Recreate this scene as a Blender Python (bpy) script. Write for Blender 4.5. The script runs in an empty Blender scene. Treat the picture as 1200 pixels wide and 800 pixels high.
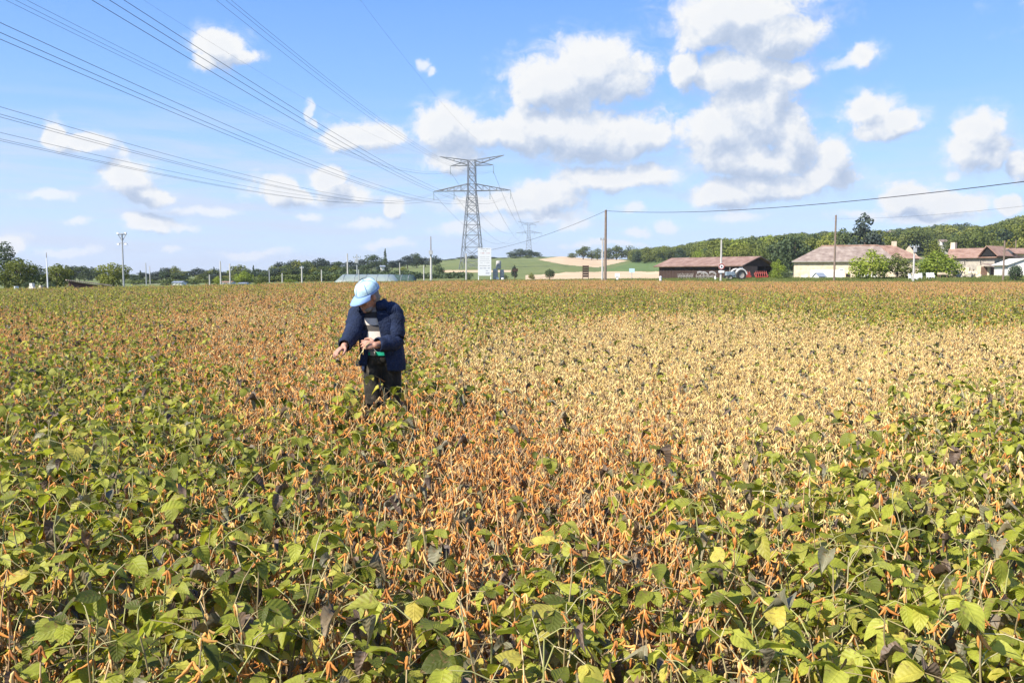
import bpy, bmesh, math, random
import numpy as np
from mathutils import Vector, Matrix, Euler

S = bpy.context.scene
COL = S.collection
rnd = random.Random(7)
R = math.radians

# ------------------------------------------------------------------ camera
F = 1000.0                       # focal length in pixels of the 1200 px wide photograph
CAMZ = 1.65
PITCH = math.atan(78 / 1000.0)
cam = bpy.data.objects.new('camera', bpy.data.cameras.new('camera'))
COL.objects.link(cam)
cam.location = (0, 0, CAMZ)
cam.rotation_euler = (math.pi / 2 - PITCH, 0, 0)
cam.data.sensor_width = 36.0
cam.data.lens = 30.0
cam.data.clip_start = 0.05
cam.data.clip_end = 20000
S.camera = cam
CP, SP = math.cos(PITCH), math.sin(PITCH)


def ray(px, py):
    a, b = (px - 600) / F, (400 - py) / F
    return Vector((a, CP + b * SP, -SP + b * CP))


def PX(px, py, d):               # point seen at that photo pixel whose world y is d
    r = ray(px, py)
    return Vector((0, 0, CAMZ)) + r * (d / r.y)


# ------------------------------------------------------------------ light, sky
SUN_EL, SUN_ROT = R(43), R(231)
S.view_settings.view_transform = 'Standard'
S.view_settings.look = 'None'
S.view_settings.exposure = 0.88
S.view_settings.gamma = 1.0
S.render.engine = 'CYCLES'
S.cycles.max_bounces = 5
S.cycles.diffuse_bounces = 3
S.cycles.glossy_bounces = 2
S.cycles.transmission_bounces = 4
S.cycles.transparent_max_bounces = 6
S.cycles.caustics_reflective = False
S.cycles.caustics_refractive = False

sd = Vector((math.sin(SUN_ROT) * math.cos(SUN_EL), math.cos(SUN_ROT) * math.cos(SUN_EL), math.sin(SUN_EL)))
sun = bpy.data.objects.new('sun', bpy.data.lights.new('sun', 'SUN'))
COL.objects.link(sun)
sun.data.energy = 5.0
sun.data.angle = R(0.5)
sun.data.color = (1.0, 0.945, 0.86)
sun.rotation_euler = sd.to_track_quat('Z', 'Y').to_euler()
sun.location = sd * 300

W = bpy.data.worlds.new('World')
S.world = W
W.use_nodes = True
SKY_STRENGTH = 0.13


class NT:
    """small helper to wire shader nodes"""
    def __init__(self, tree):
        self.t = tree

    def n(self, typ, _ins=None, **kw):
        nd = self.t.nodes.new(typ)
        for k, v in kw.items():
            setattr(nd, k, v)
        for k, v in (_ins or {}).items():
            if isinstance(v, bpy.types.NodeSocket):
                self.t.links.new(v, nd.inputs[k])
            else:
                nd.inputs[k].default_value = v
        return nd

    def math(self, op, a, b=0.0, c=0.0, clamp=False):
        nd = self.n('ShaderNodeMath', {0: a, 1: b, 2: c}, operation=op)
        nd.use_clamp = clamp
        return nd.outputs[0]

    def vmath(self, op, a, b=(0, 0, 0), c=(0, 0, 0)):
        ins = {0: a, 1: b}
        if op == 'MULTIPLY_ADD':
            ins[2] = c
        nd = self.n('ShaderNodeVectorMath', None, operation=op)
        for k, v in ins.items():
            if isinstance(v, bpy.types.NodeSocket):
                self.t.links.new(v, nd.inputs[k])
            else:
                nd.inputs[k].default_value = v
        return nd.outputs['Value'] if op in ('LENGTH', 'DOT_PRODUCT', 'DISTANCE') else nd.outputs['Vector']

    def smooth(self, x, a, b, lo=0.0, hi=1.0):
        nd = self.n('ShaderNodeMapRange', {0: x, 1: a, 2: b, 3: lo, 4: hi}, interpolation_type='SMOOTHSTEP')
        return nd.outputs[0]

    def mix(self, f, a, b, blend='MIX'):
        nd = self.n('ShaderNodeMix', None, data_type='RGBA', blend_type=blend)
        for sock, v in ((nd.inputs[0], f), (nd.inputs[6], a), (nd.inputs[7], b)):
            if isinstance(v, bpy.types.NodeSocket):
                self.t.links.new(v, sock)
            else:
                sock.default_value = v
        return nd.outputs[2]

    def noise(self, vec, scale, detail=3.0, rough=0.55, dist=0.0, out='Fac'):
        ins = {'Scale': scale, 'Detail': detail, 'Roughness': rough, 'Distortion': dist}
        if vec is not None:
            ins['Vector'] = vec
        return self.n('ShaderNodeTexNoise', ins).outputs[out]

    def ramp(self, f, stops, interp='LINEAR'):
        nd = self.n('ShaderNodeValToRGB', {0: f})
        cr = nd.color_ramp
        cr.interpolation = interp
        while len(cr.elements) < len(stops):
            cr.elements.new(0.5)
        for e, (p, c) in zip(cr.elements, stops):
            e.position = p
            e.color = (c[0], c[1], c[2], 1)
        return nd.outputs[0]


def build_sky():
    t = W.node_tree
    t.nodes.clear()
    N = NT(t)
    out = N.n('ShaderNodeOutputWorld')
    bg = N.n('ShaderNodeBackground', {1: SKY_STRENGTH})
    t.links.new(bg.outputs[0], out.inputs[0])
    sky = N.n('ShaderNodeTexSky', None, sky_type='NISHITA', sun_disc=False, sun_elevation=SUN_EL,
              sun_rotation=SUN_ROT, altitude=100, air_density=1.0, dust_density=0.6, ozone_density=2.0)
    d = N.n('ShaderNodeTexCoord').outputs['Generated']
    sep = N.n('ShaderNodeSeparateXYZ', {0: d})
    az = N.math('ARCTAN2', sep.outputs[0], sep.outputs[1])
    el = N.math('ARCSINE', sep.outputs[2])
    base = N.n('ShaderNodeCombineXYZ', {0: az, 1: el, 2: 0.0}).outputs[0]
    # cumulus heaps: centre and half-sizes in photo pixels -> azimuth and elevation of the real clouds
    clouds = [
        (262, 52, 38, 20), (240, 68, 20, 10), (288, 62, 24, 11), (500, 76, 10, 10), (508, 84, 10, 7),
        (692, 78, 62, 36), (655, 98, 64, 34), (625, 105, 32, 20), (722, 98, 36, 24),
        (690, 158, 100, 34), (636, 150, 55, 34), (744, 162, 44, 24), (722, 207, 82, 17), (640, 232, 44, 26),
        (615, 238, 60, 16), (742, 241, 24, 8), (672, 264, 26, 9), (742, 272, 22, 7), (782, 266, 18, 8),
        (526, 150, 44, 30), (566, 158, 34, 20), (526, 186, 34, 20), (600, 160, 30, 20),
        (430, 157, 46, 17), (405, 160, 28, 13), (361, 132, 7, 14), (368, 142, 8, 6),
        (324, 222, 30, 18), (350, 228, 26, 11), (386, 208, 28, 15), (402, 229, 36, 14), (365, 253, 18, 6), (461, 245, 15, 12),
        (62, 160, 15, 15), (98, 170, 36, 11), (146, 181, 11, 8), (152, 212, 30, 22), (170, 228, 28, 12),
        (88, 260, 20, 6), (182, 260, 34, 11), (210, 266, 30, 6), (200, 291, 16, 5), (80, 294, 40, 6), (15, 286, 18, 12),
        (872, 18, 92, 36), (905, 42, 66, 30), (828, 42, 44, 20), (800, 78, 20, 24), (868, 84, 70, 24),
        (880, 132, 62, 44), (842, 158, 56, 36), (908, 112, 34, 40), (935, 92, 20, 18), (925, 160, 34, 40), (880, 185, 90, 26),
        (905, 218, 90, 18), (978, 182, 26, 26), (965, 208, 42, 18), (848, 228, 42, 20), (862, 258, 44, 9),
        (1008, 66, 22, 14), (985, 76, 26, 8),
        (1016, 128, 34, 20), (1052, 140, 36, 13), (1030, 150, 30, 12),
        (1148, 156, 30, 22), (1130, 176, 32, 20), (1166, 180, 28, 16), (1196, 192, 22, 16), (1108, 207, 12, 8),
        (1058, 230, 34, 18), (1102, 238, 56, 14), (1178, 240, 26, 12), (1010, 250, 40, 7),
        (645, 256, 60, 9), (560, 242, 40, 13), (1090, 252, 66, 9), (705, 286, 60, 5), (240, 246, 56, 7), (60, 232, 50, 7), (430, 262, 36, 6), (300, 296, 50, 6), (455, 285, 40, 7), (545, 268, 40, 9), (580, 262, 26, 9)]
    rw = random.Random(3)                # fair-weather heaps in the rest of the sky
    for k in range(16):
        a = R(38 + k * 17.8)
        e = R(9 + 22 * rw.random())
        w = R(4 + 5 * rw.random())
        clouds.append((a if a < math.pi else a - 2 * math.pi, e, w, w * 0.5, 1))

    g = bpy.data.node_groups.new('cloud_heaps', 'ShaderNodeTree')
    g.interface.new_socket('Vector', in_out='INPUT', socket_type='NodeSocketVector')
    g.interface.new_socket('Field', in_out='OUTPUT', socket_type='NodeSocketFloat')
    g.interface.new_socket('Faint', in_out='OUTPUT', socket_type='NodeSocketFloat')
    G = NT(g)
    gi = G.n('NodeGroupInput')
    go = G.n('NodeGroupOutput')
    faint = [c for c in clouds if len(c) == 4 and (c[3] <= 9 or c[2] <= 12)]
    v0 = gi.outputs[0]
    # ragged edges: the lookup point itself is pushed about by noise
    w1 = G.noise(v0, 15.0, 4.0, 0.6, out='Color')
    w1 = G.vmath('MULTIPLY_ADD', w1, (0.052, 0.034, 0), (-0.026, -0.017, 0))
    v = G.vmath('ADD', v0, w1)
    acc = acc2 = None
    for c in clouds:
        if len(c) == 5:
            a, e, ra, re = c[:4]
        else:
            r = ray(c[0], c[1])
            r.normalize()
            a, e = math.atan2(r.x, r.y), math.asin(r.z)
            ra, re = c[2] / F * math.cos(a) ** 2 * 1.09, c[3] / F * 1.10
        q = G.vmath('MULTIPLY_ADD', v, (1 / ra, 1 / re, 0), (-a / ra, -e / re, 0))
        ln = G.vmath('LENGTH', q)
        if c in faint:
            acc2 = ln if acc2 is None else G.math('MINIMUM', acc2, ln)
        elif acc is None:
            acc = ln
        else:
            m = G.n('ShaderNodeMath', {0: acc, 1: ln, 2: 0.05}, operation='SMOOTH_MIN')
            acc = m.outputs[0]
    fld = G.math('SUBTRACT', 1.0, acc)
    fb = G.noise(v0, 42.0, 9.0, 0.68, 0.3)
    fld = G.math('MULTIPLY_ADD', G.math('SUBTRACT', fb, 0.5), 1.15, fld)
    fbig = G.noise(v0, 20.0, 2.0, 0.5)
    fld = G.math('MULTIPLY_ADD', G.math('SUBTRACT', fbig, 0.46), 0.55, fld)
    g.links.new(fld, go.inputs[0])
    f2 = G.math('SUBTRACT', 1.0, acc2)
    f2 = G.math('MULTIPLY_ADD', G.math('SUBTRACT', fb, 0.5), 1.5, f2)
    g.links.new(f2, go.inputs[1])

    def heaps(vec):
        nd = N.n('ShaderNodeGroup')
        nd.node_tree = g
        t.links.new(vec, nd.inputs[0])
        return nd.outputs

    f0, f0b = heaps(base)[:2]
    f1 = heaps(N.vmath('ADD', base, (-0.010, 0.020, 0)))[0]
    alpha = N.smooth(f0, -0.06, 0.40)
    # thin torn fringe round each heap
    fr = N.n('ShaderNodeMapping', {0: base, 3: (20.0, 46.0, 1.0)})
    frn = N.noise(fr.outputs[0], 1.0, 6.0, 0.62, 0.8)
    fringe = N.math('MULTIPLY', N.smooth(f0, -0.42, 0.15), N.smooth(frn, 0.36, 0.72, 0.0, 0.55))
    alpha = N.math('MAXIMUM', alpha, fringe)
    lit = N.math('MULTIPLY_ADD', N.math('SUBTRACT', f0, f1), 1.2, 0.62, clamp=True)
    thick = N.smooth(f0, 0.30, 0.85)
    lit = N.math('SUBTRACT', lit, N.math('MULTIPLY', thick, 0.12), clamp=True)
    ccol = N.ramp(lit, [(0.0, (2.25, 2.7, 3.5)), (0.35, (2.7, 3.1, 3.8)), (0.64, (3.5, 3.75, 4.15)), (0.95, (4.3, 4.35, 4.4))])
    k = N.n('ShaderNodeVectorMath', None, operation='SCALE')
    t.links.new(ccol, k.inputs[0])
    k.inputs['Scale'].default_value = 0.92
    # thin layer of streaky high cloud and whitening towards the horizon
    st = N.n('ShaderNodeMapping', {0: base, 3: (3.0, 30.0, 1.0)})
    sn = N.noise(st.outputs[0], 1.6, 5.0, 0.6, 0.3)
    low = N.smooth(el, 0.22, 0.08)
    left = N.smooth(az, 0.25, -0.35, 0.45, 1.0)
    veil = N.math('MULTIPLY', N.math('MULTIPLY', N.smooth(sn, 0.36, 0.66), low), left)
    veil = N.math('MULTIPLY', veil, 0.80)
    grad = N.ramp(el, [(0.0, (2.65, 3.12, 4.05)), (0.10, (2.0, 2.85, 4.1)), (0.19, (1.25, 2.3, 4.2)), (0.34, (0.66, 1.62, 4.1)), (0.6, (0.5, 1.3, 3.7)), (1.0, (0.5, 1.2, 3.3))])
    skyc = N.mix(1.0, sky.outputs[0], (0.80, 0.98, 1.30, 1), 'MULTIPLY')
    skyc = N.mix(0.80, skyc, grad)
    skyc = N.mix(veil, skyc, (2.85, 3.2, 3.95, 1))
    skyc = N.mix(N.smooth(f0b, 0.0, 0.7, 0.0, 0.85), skyc, (3.85, 3.98, 4.2, 1))
    skyc = N.mix(alpha, skyc, k.outputs[0])
    t.links.new(skyc, bg.inputs[0])


build_sky()
W.cycles.sampling_method = 'MANUAL'
W.cycles.sample_map_resolution = 512


# ------------------------------------------------------------------ helpers
def tag(o, label=None, cat=None, group=None, kind=None):
    if label:
        o['label'] = label
    if cat:
        o['category'] = cat
    if group:
        o['group'] = group
    if kind:
        o['kind'] = kind
    return o


def empty(name, loc, rz=0.0):
    o = bpy.data.objects.new(name, None)
    COL.objects.link(o)
    o.location = loc
    o.rotation_euler = (0, 0, rz)
    o.empty_display_size = 0.2
    return o


class MB:
    """collects shapes and links them as one mesh object"""
    def __init__(self):
        self.v, self.f, self.m, self.uv = [], [], [], None

    def add(self, vs, fs, mi=0):
        k = len(self.v)
        self.v += [tuple(p) for p in vs]
        self.f += [tuple(i + k for i in f) for f in fs]
        self.m += [mi] * len(fs)
        return self

    def box(self, c, s, rz=0.0, mi=0, rot=None):
        m = rot if rot is not None else Matrix.Rotation(rz, 3, 'Z')
        c = Vector(c)
        vs = [c + m @ Vector((x * s[0] / 2, y * s[1] / 2, z * s[2] / 2)) for x in (-1, 1) for y in (-1, 1) for z in (-1, 1)]
        return self.add(vs, [(0, 1, 3, 2), (4, 6, 7, 5), (0, 4, 5, 1), (2, 3, 7, 6), (0, 2, 6, 4), (1, 5, 7, 3)], mi)

    def tube(self, pts, rad, n=6, mi=0, cap=True):
        pts = [Vector(p) for p in pts]
        if not isinstance(rad, (list, tuple)):
            rad = [rad] * len(pts)
        vs, fs = [], []
        for i, p in enumerate(pts):
            a = pts[max(i - 1, 0)]
            b = pts[min(i + 1, len(pts) - 1)]
            t = (b - a).normalized() if (b - a).length > 1e-9 else Vector((0, 0, 1))
            ref = Vector((0, 0, 1)) if abs(t.z) < 0.9 else Vector((1, 0, 0))
            u = t.cross(ref).normalized()
            w = t.cross(u)
            for k in range(n):
                an = 2 * math.pi * k / n
                vs.append(p + (u * math.cos(an) + w * math.sin(an)) * rad[i])
        for i in range(len(pts) - 1):
            for k in range(n):
                k2 = (k + 1) % n
                fs.append((i * n + k, (i + 1) * n + k, (i + 1) * n + k2, i * n + k2))
        if cap:
            fs.append(tuple(range(n)))
            fs.append(tuple(range((len(pts) - 1) * n + n - 1, (len(pts) - 1) * n - 1, -1)))
        return self.add(vs, fs, mi)

    def bar(self, a, b, w, mi=0):
        return self.tube([a, b], w * 0.7071, 4, mi)

    def ball(self, c, r, seg=12, rings=8, mi=0, mat=None):
        c = Vector(c)
        r = Vector(r) if hasattr(r, '__len__') else Vector((r, r, r))
        vs, fs = [], []
        for i in range(rings + 1):
            th = math.pi * i / rings
            for k in range(seg):
                ph = 2 * math.pi * k / seg
                p = Vector((math.sin(th) * math.cos(ph) * r.x, math.sin(th) * math.sin(ph) * r.y, math.cos(th) * r.z))
                vs.append(c + (mat @ p if mat else p))
        for i in range(rings):
            for k in range(seg):
                k2 = (k + 1) % seg
                fs.append((i * seg + k, (i + 1) * seg + k, (i + 1) * seg + k2, i * seg + k2))
        return self.add(vs, fs, mi)

    def lathe(self, prof, c=(0, 0, 0), n=16, mat=None, mi=0):
        c = Vector(c)
        vs, fs = [], []
        for (r, z) in prof:
            for k in range(n):
                an = 2 * math.pi * k / n
                p = Vector((r * math.cos(an), r * math.sin(an), z))
                vs.append(c + (mat @ p if mat else p))
        for i in range(len(prof) - 1):
            for k in range(n):
                k2 = (k + 1) % n
                fs.append((i * n + k, i * n + k2, (i + 1) * n + k2, (i + 1) * n + k))
        return self.add(vs, fs, mi)

    def mesh(self, name, mats, smooth=False):
        me = bpy.data.meshes.new(name)
        me.from_pydata(self.v, [], self.f)
        for m in (mats if isinstance(mats, (list, tuple)) else [mats]):
            me.materials.append(m)
        me.polygons.foreach_set('material_index', self.m)
        if smooth:
            me.polygons.foreach_set('use_smooth', [True] * len(self.f))
        me.update()
        return me

    def build(self, name, mats, parent=None, smooth=False, loc=None):
        o = bpy.data.objects.new(name, self.mesh(name, mats, smooth))
        COL.objects.link(o)
        if parent is not None:
            o.parent = parent
        if loc is not None:
            o.location = loc
        return o


def link(name, me, parent=None):
    o = bpy.data.objects.new(name, me)
    COL.objects.link(o)
    if parent is not None:
        o.parent = parent
    return o


# ------------------------------------------------------------------ materials
def mat(name, col, rough=0.8, metal=0.0, var=0.18, scale=6.0, bump=0.0, spec=0.3, stops=None, detail=4.0):
    m = bpy.data.materials.new(name)
    m.use_nodes = True
    t = m.node_tree
    N = NT(t)
    b = t.nodes['Principled BSDF']
    b.inputs['Roughness'].default_value = rough
    b.inputs['Metallic'].default_value = metal
    b.inputs['Specular IOR Level'].default_value = spec
    co = N.n('ShaderNodeTexCoord').outputs['Object']
    f = N.noise(co, scale, detail, 0.6)
    if stops is None:
        lo = tuple(c * (1 - var) for c in col)
        hi = tuple(min(1, c * (1 + var)) for c in col)
        stops = [(0.3, lo), (0.7, hi)]
    t.links.new(N.ramp(f, stops), b.inputs['Base Color'])
    if bump:
        bp = N.n('ShaderNodeBump', {'Strength': bump, 'Distance': 0.02, 'Height': N.noise(co, scale * 5, 4.0, 0.6)})
        t.links.new(bp.outputs[0], b.inputs['Normal'])
    return m


def leafmat(name, stops, transl=0.42, vein=True, rough=0.55, tcol=1.3, spec=0.35):
    m = bpy.data.materials.new(name)
    m.use_nodes = True
    t = m.node_tree
    t.nodes.clear()
    N = NT(t)
    out = N.n('ShaderNodeOutputMaterial')
    ob = N.n('ShaderNodeObjectInfo').outputs['Random']
    isl = N.n('ShaderNodeNewGeometry').outputs['Random Per Island']
    if vein:
        r = N.math('FRACT', N.math('ADD', N.math('MULTIPLY', ob, 7.13), N.math('MULTIPLY', isl, 5.31)))
    else:
        r = N.math('ADD', N.math('MULTIPLY', ob, 0.62), N.math('MULTIPLY', isl, 0.38))
    c = N.ramp(r, stops)
    tc = N.n('ShaderNodeTexCoord')
    blot = N.noise(tc.outputs['Object'], 38.0 if vein else 3.0, 3.0)
    c = N.mix(N.smooth(blot, 0.35, 0.75, 0.0, 0.45), c, N.mix(1.0, c, (0.62, 0.58, 0.5, 1), 'MULTIPLY'))
    nrm = None
    if vein:
        spot = N.noise(tc.outputs['Object'], 75.0, 3.0, 0.6)
        rim = N.math('ABSOLUTE', N.math('SUBTRACT', N.n('ShaderNodeSeparateXYZ', {0: tc.outputs['UV']}).outputs[0], 0.5))
        c = N.mix(N.smooth(N.math('ADD', spot, N.math('MULTIPLY', rim, 0.22)), 0.64, 0.74, 0.0, 0.65), c, (0.22, 0.13, 0.055, 1))
        uv = N.n('ShaderNodeSeparateXYZ', {0: tc.outputs['UV']})
        au = N.math('ABSOLUTE', N.math('SUBTRACT', uv.outputs[0], 0.5))
        ph = N.math('SUBTRACT', uv.outputs[1], N.math('MULTIPLY', au, 0.55))
        wv = N.math('SINE', N.math('MULTIPLY', ph, 40.0))
        mid = N.smooth(au, 0.0, 0.05, 1.0, 0.0)
        hgt = N.math('SUBTRACT', N.math('MULTIPLY', wv, 0.5), mid)
        bp = N.n('ShaderNodeBump', {'Strength': 0.35, 'Distance': 0.003, 'Height': hgt})
        nrm = bp.outputs[0]
        vl = N.math('MULTIPLY', N.math('MAXIMUM', mid, N.smooth(wv, 0.8, 1.0, 0.0, 0.4)), 0.25)
        c = N.mix(vl, c, N.mix(1.0, c, (1.5, 1.45, 1.3, 1), 'MULTIPLY'))
    p = N.n('ShaderNodeBsdfPrincipled', {'Base Color': c, 'Roughness': rough, 'Specular IOR Level': spec})
    tr = N.n('ShaderNodeBsdfTranslucent', {'Color': N.mix(1.0, c, (tcol, tcol * 1.02, tcol * 0.6, 1), 'MULTIPLY')})
    if nrm is not None:
        t.links.new(nrm, p.inputs['Normal'])
    mx = N.n('ShaderNodeMixShader', {0: transl})
    t.links.new(p.outputs[0], mx.inputs[1])
    t.links.new(tr.outputs[0], mx.inputs[2])
    t.links.new(mx.outputs[0], out.inputs[0])
    return m


def podmat(name, stops, rough=0.75):
    m = bpy.data.materials.new(name)
    m.use_nodes = True
    t = m.node_tree
    N = NT(t)
    b = t.nodes['Principled BSDF']
    ob = N.n('ShaderNodeObjectInfo').outputs['Random']
    isl = N.n('ShaderNodeNewGeometry').outputs['Random Per Island']
    r = N.math('FRACT', N.math('ADD', N.math('MULTIPLY', ob, 3.7), N.math('MULTIPLY', isl, 2.9)))
    c = N.ramp(r, stops)
    sp = N.noise(N.n('ShaderNodeTexCoord').outputs['Object'], 160.0, 3.0)
    c = N.mix(N.smooth(sp, 0.5, 0.75, 0.0, 0.4), c, N.mix(1.0, c, (0.55, 0.48, 0.42, 1), 'MULTIPLY'))
    t.links.new(c, b.inputs['Base Color'])
    b.inputs['Roughness'].default_value = rough
    b.inputs['Specular IOR Level'].default_value = 0.25
    return m


M = {}
M['leaf_green'] = leafmat('leaf_green', [(0.0, (0.080, 0.098, 0.014)), (0.3, (0.155, 0.175, 0.022)), (0.6, (0.25, 0.268, 0.030)),
                                          (0.85, (0.33, 0.345, 0.05)), (1.0, (0.43, 0.38, 0.07))])
M['leaf_lime'] = leafmat('leaf_lime', [(0.0, (0.25, 0.27, 0.030)), (0.4, (0.39, 0.41, 0.042)), (0.75, (0.48, 0.49, 0.08)), (1.0, (0.60, 0.48, 0.085))])
M['leaf_dry'] = leafmat('leaf_dry', [(0.0, (0.09, 0.062, 0.046)), (0.3, (0.18, 0.125, 0.085)), (0.55, (0.19, 0.175, 0.11)), (0.8, (0.24, 0.225, 0.13)),
                                      (1.0, (0.24, 0.15, 0.08))], transl=0.15, tcol=1.0)
M['pod_russet'] = podmat('pod_russet', [(0.0, (0.27, 0.105, 0.034)), (0.15, (0.42, 0.155, 0.036)), (0.5, (0.61, 0.25, 0.056)), (0.75, (0.70, 0.35, 0.085)), (1.0, (0.74, 0.50, 0.21))])
M['pod_straw'] = podmat('pod_straw', [(0.0, (0.41, 0.24, 0.080)), (0.3, (0.59, 0.41, 0.135)), (0.75, (0.71, 0.545, 0.215)), (1.0, (0.78, 0.66, 0.31))])
M['stem'] = podmat('stem', [(0.0, (0.20, 0.15, 0.07)), (0.4, (0.34, 0.27, 0.13)), (0.75, (0.36, 0.37, 0.12)), (1.0, (0.45, 0.38, 0.22))])
M['stem_dry'] = podmat('stem_dry', [(0.0, (0.30, 0.18, 0.09)), (0.5, (0.48, 0.31, 0.15)), (1.0, (0.58, 0.43, 0.22))])
M['crown'] = leafmat('crown_leaf', [(0.0, (0.075, 0.098, 0.030)), (0.5, (0.14, 0.17, 0.044)), (0.85, (0.20, 0.22, 0.055)), (1.0, (0.22, 0.235, 0.065))], vein=False, rough=0.7, spec=0.15, transl=0.25)
M['crown_dark'] = leafmat('crown_dark_leaf', [(0.0, (0.042, 0.064, 0.036)), (0.5, (0.074, 0.104, 0.046)), (1.0, (0.120, 0.150, 0.060))], vein=False, rough=0.7, spec=0.15, transl=0.2)
M['crown_light'] = leafmat('crown_light_leaf', [(0.0, (0.15, 0.20, 0.03)), (0.5, (0.26, 0.32, 0.045)), (1.0, (0.36, 0.40, 0.065))], vein=False, rough=0.7, spec=0.15, transl=0.3)
M['crown_gold'] = leafmat('crown_gold_leaf', [(0.0, (0.20, 0.17, 0.03)), (0.5, (0.36, 0.30, 0.05)), (1.0, (0.46, 0.38, 0.07))], vein=False, rough=0.7, spec=0.15)
M['crown_blue'] = leafmat('crown_blue_leaf', [(0.0, (0.03, 0.048, 0.036)), (0.5, (0.058, 0.078, 0.060)), (1.0, (0.10, 0.12, 0.095))], vein=False, rough=0.7, spec=0.15, transl=0.15)
M['crown_olive'] = leafmat('crown_olive_leaf', [(0.0, (0.105, 0.125, 0.026)), (0.5, (0.19, 0.21, 0.042)), (1.0, (0.28, 0.28, 0.065))], vein=False, rough=0.7, spec=0.15, transl=0.25)
M['bark'] = mat('bark', (0.12, 0.09, 0.07), 0.9, bump=0.5)
M['soil'] = mat('soil', (0.2, 0.15, 0.1), 0.95, scale=9.0, bump=0.6, stops=[(0.25, (0.09, 0.062, 0.038)), (0.48, (0.19, 0.135, 0.08)), (0.68, (0.36, 0.27, 0.155))], detail=8.0)
M['pasture'] = mat('pasture', (0.1, 0.14, 0.04), 0.9, scale=0.05, stops=[(0.3, (0.10, 0.125, 0.03)), (0.55, (0.145, 0.165, 0.042)), (0.75, (0.20, 0.195, 0.07))], detail=8.0)
M['wild'] = mat('wild_slope', (0.1, 0.12, 0.05), 0.9, scale=0.08, stops=[(0.3, (0.07, 0.10, 0.03)), (0.55, (0.13, 0.15, 0.05)), (0.75, (0.22, 0.21, 0.10))], detail=8.0)
M['stubble'] = mat('stubble', (0.55, 0.4, 0.24), 0.9, scale=0.06, stops=[(0.3, (0.44, 0.31, 0.17)), (0.7, (0.58, 0.43, 0.26))], detail=9.0)
M['vine_rows'] = mat('vine_rows', (0.1, 0.14, 0.04), 0.9, scale=0.2, stops=[(0.3, (0.075, 0.12, 0.025)), (0.7, (0.14, 0.19, 0.045))], detail=8.0)
M['grass'] = leafmat('verge_grass', [(0.0, (0.10, 0.14, 0.035)), (0.5, (0.19, 0.23, 0.06)), (1.0, (0.34, 0.31, 0.12))], vein=False, rough=0.7, spec=0.15)
M['steel'] = mat('galvanised_steel', (0.20, 0.21, 0.22), 0.6, 0.3, scale=0.6)
M['wire'] = mat('wire', (0.11, 0.12, 0.14), 0.6, 0.2, scale=0.1)
M['cable'] = mat('cable', (0.05, 0.05, 0.055), 0.6)
M['glass_ins'] = mat('insulator_glass', (0.25, 0.30, 0.30), 0.2, 0.0)
M['pole_wood'] = mat('pole_wood', (0.20, 0.15, 0.11), 0.85, scale=2.0, bump=0.3)
M['pole_pale'] = mat('pole_concrete', (0.46, 0.44, 0.40), 0.85, scale=1.2)
M['pole_grey'] = mat('pole_grey', (0.34, 0.35, 0.35), 0.7, scale=1.2)
M['white'] = mat('white_paint', (0.78, 0.78, 0.76), 0.6, var=0.05, scale=1.5)
M['offwhite'] = mat('offwhite_plaster', (0.70, 0.67, 0.60), 0.85, var=0.10, scale=1.1)
M['print'] = mat('print_grey', (0.07, 0.075, 0.09), 0.7, var=0.05)
M['print_red'] = mat('print_red', (0.35, 0.07, 0.06), 0.7, var=0.05)
M['print_blue'] = mat('print_blue', (0.04, 0.07, 0.16), 0.7, var=0.05)
M['stone'] = mat('stone_wall', (0.5, 0.42, 0.3), 0.9, scale=1.6, bump=0.6, stops=[(0.3, (0.46, 0.36, 0.23)), (0.5, (0.62, 0.51, 0.36)), (0.7, (0.70, 0.61, 0.46))], detail=9.0)
M['stone_grey'] = mat('grey_stone_wall', (0.34, 0.31, 0.27), 0.9, scale=1.4, bump=0.6, stops=[(0.3, (0.25, 0.22, 0.18)), (0.5, (0.36, 0.32, 0.26)), (0.7, (0.46, 0.41, 0.33))], detail=9.0)
M['wood_dark'] = mat('dark_boards', (0.055, 0.034, 0.026), 0.9, scale=1.2)
M['wood_brown'] = mat('brown_boards', (0.20, 0.12, 0.085), 0.9, scale=1.2)
M['dark'] = mat('dark_interior', (0.015, 0.014, 0.013), 0.9)
M['pane'] = mat('window_pane', (0.03, 0.04, 0.05), 0.15, spec=0.6)
M['red'] = mat('red_paint', (0.30, 0.05, 0.032), 0.5, scale=2.0)
M['tractor_paint'] = mat('tractor_grey_blue', (0.24, 0.30, 0.34), 0.5)
M['tyre'] = mat('tyre', (0.035, 0.034, 0.033), 0.9)
M['rusty'] = mat('weathered_metal', (0.32, 0.29, 0.25), 0.7, scale=3.0)
M['drum'] = mat('grey_drum', (0.40, 0.38, 0.36), 0.8, scale=3.0, var=0.3)
M['plastic_green'] = mat('tunnel_film', (0.21, 0.245, 0.215), 0.45, scale=0.4, spec=0.5)


def roofmat(name, stops):
    m = mat(name, (0.4, 0.2, 0.14), 0.9, scale=0.9, stops=stops, detail=8.0)
    t = m.node_tree
    N = NT(t)
    b = t.nodes['Principled BSDF']
    co = N.n('ShaderNodeTexCoord').outputs['Object']
    wv = N.n('ShaderNodeTexWave', {'Vector': co, 'Scale': 1.6, 'Distortion': 0.4, 'Detail': 1.0}, bands_direction='X')
    bp = N.n('ShaderNodeBump', {'Strength': 0.8, 'Distance': 0.08, 'Height': wv.outputs['Fac']})
    t.links.new(bp.outputs[0], b.inputs['Normal'])
    return m


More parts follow.
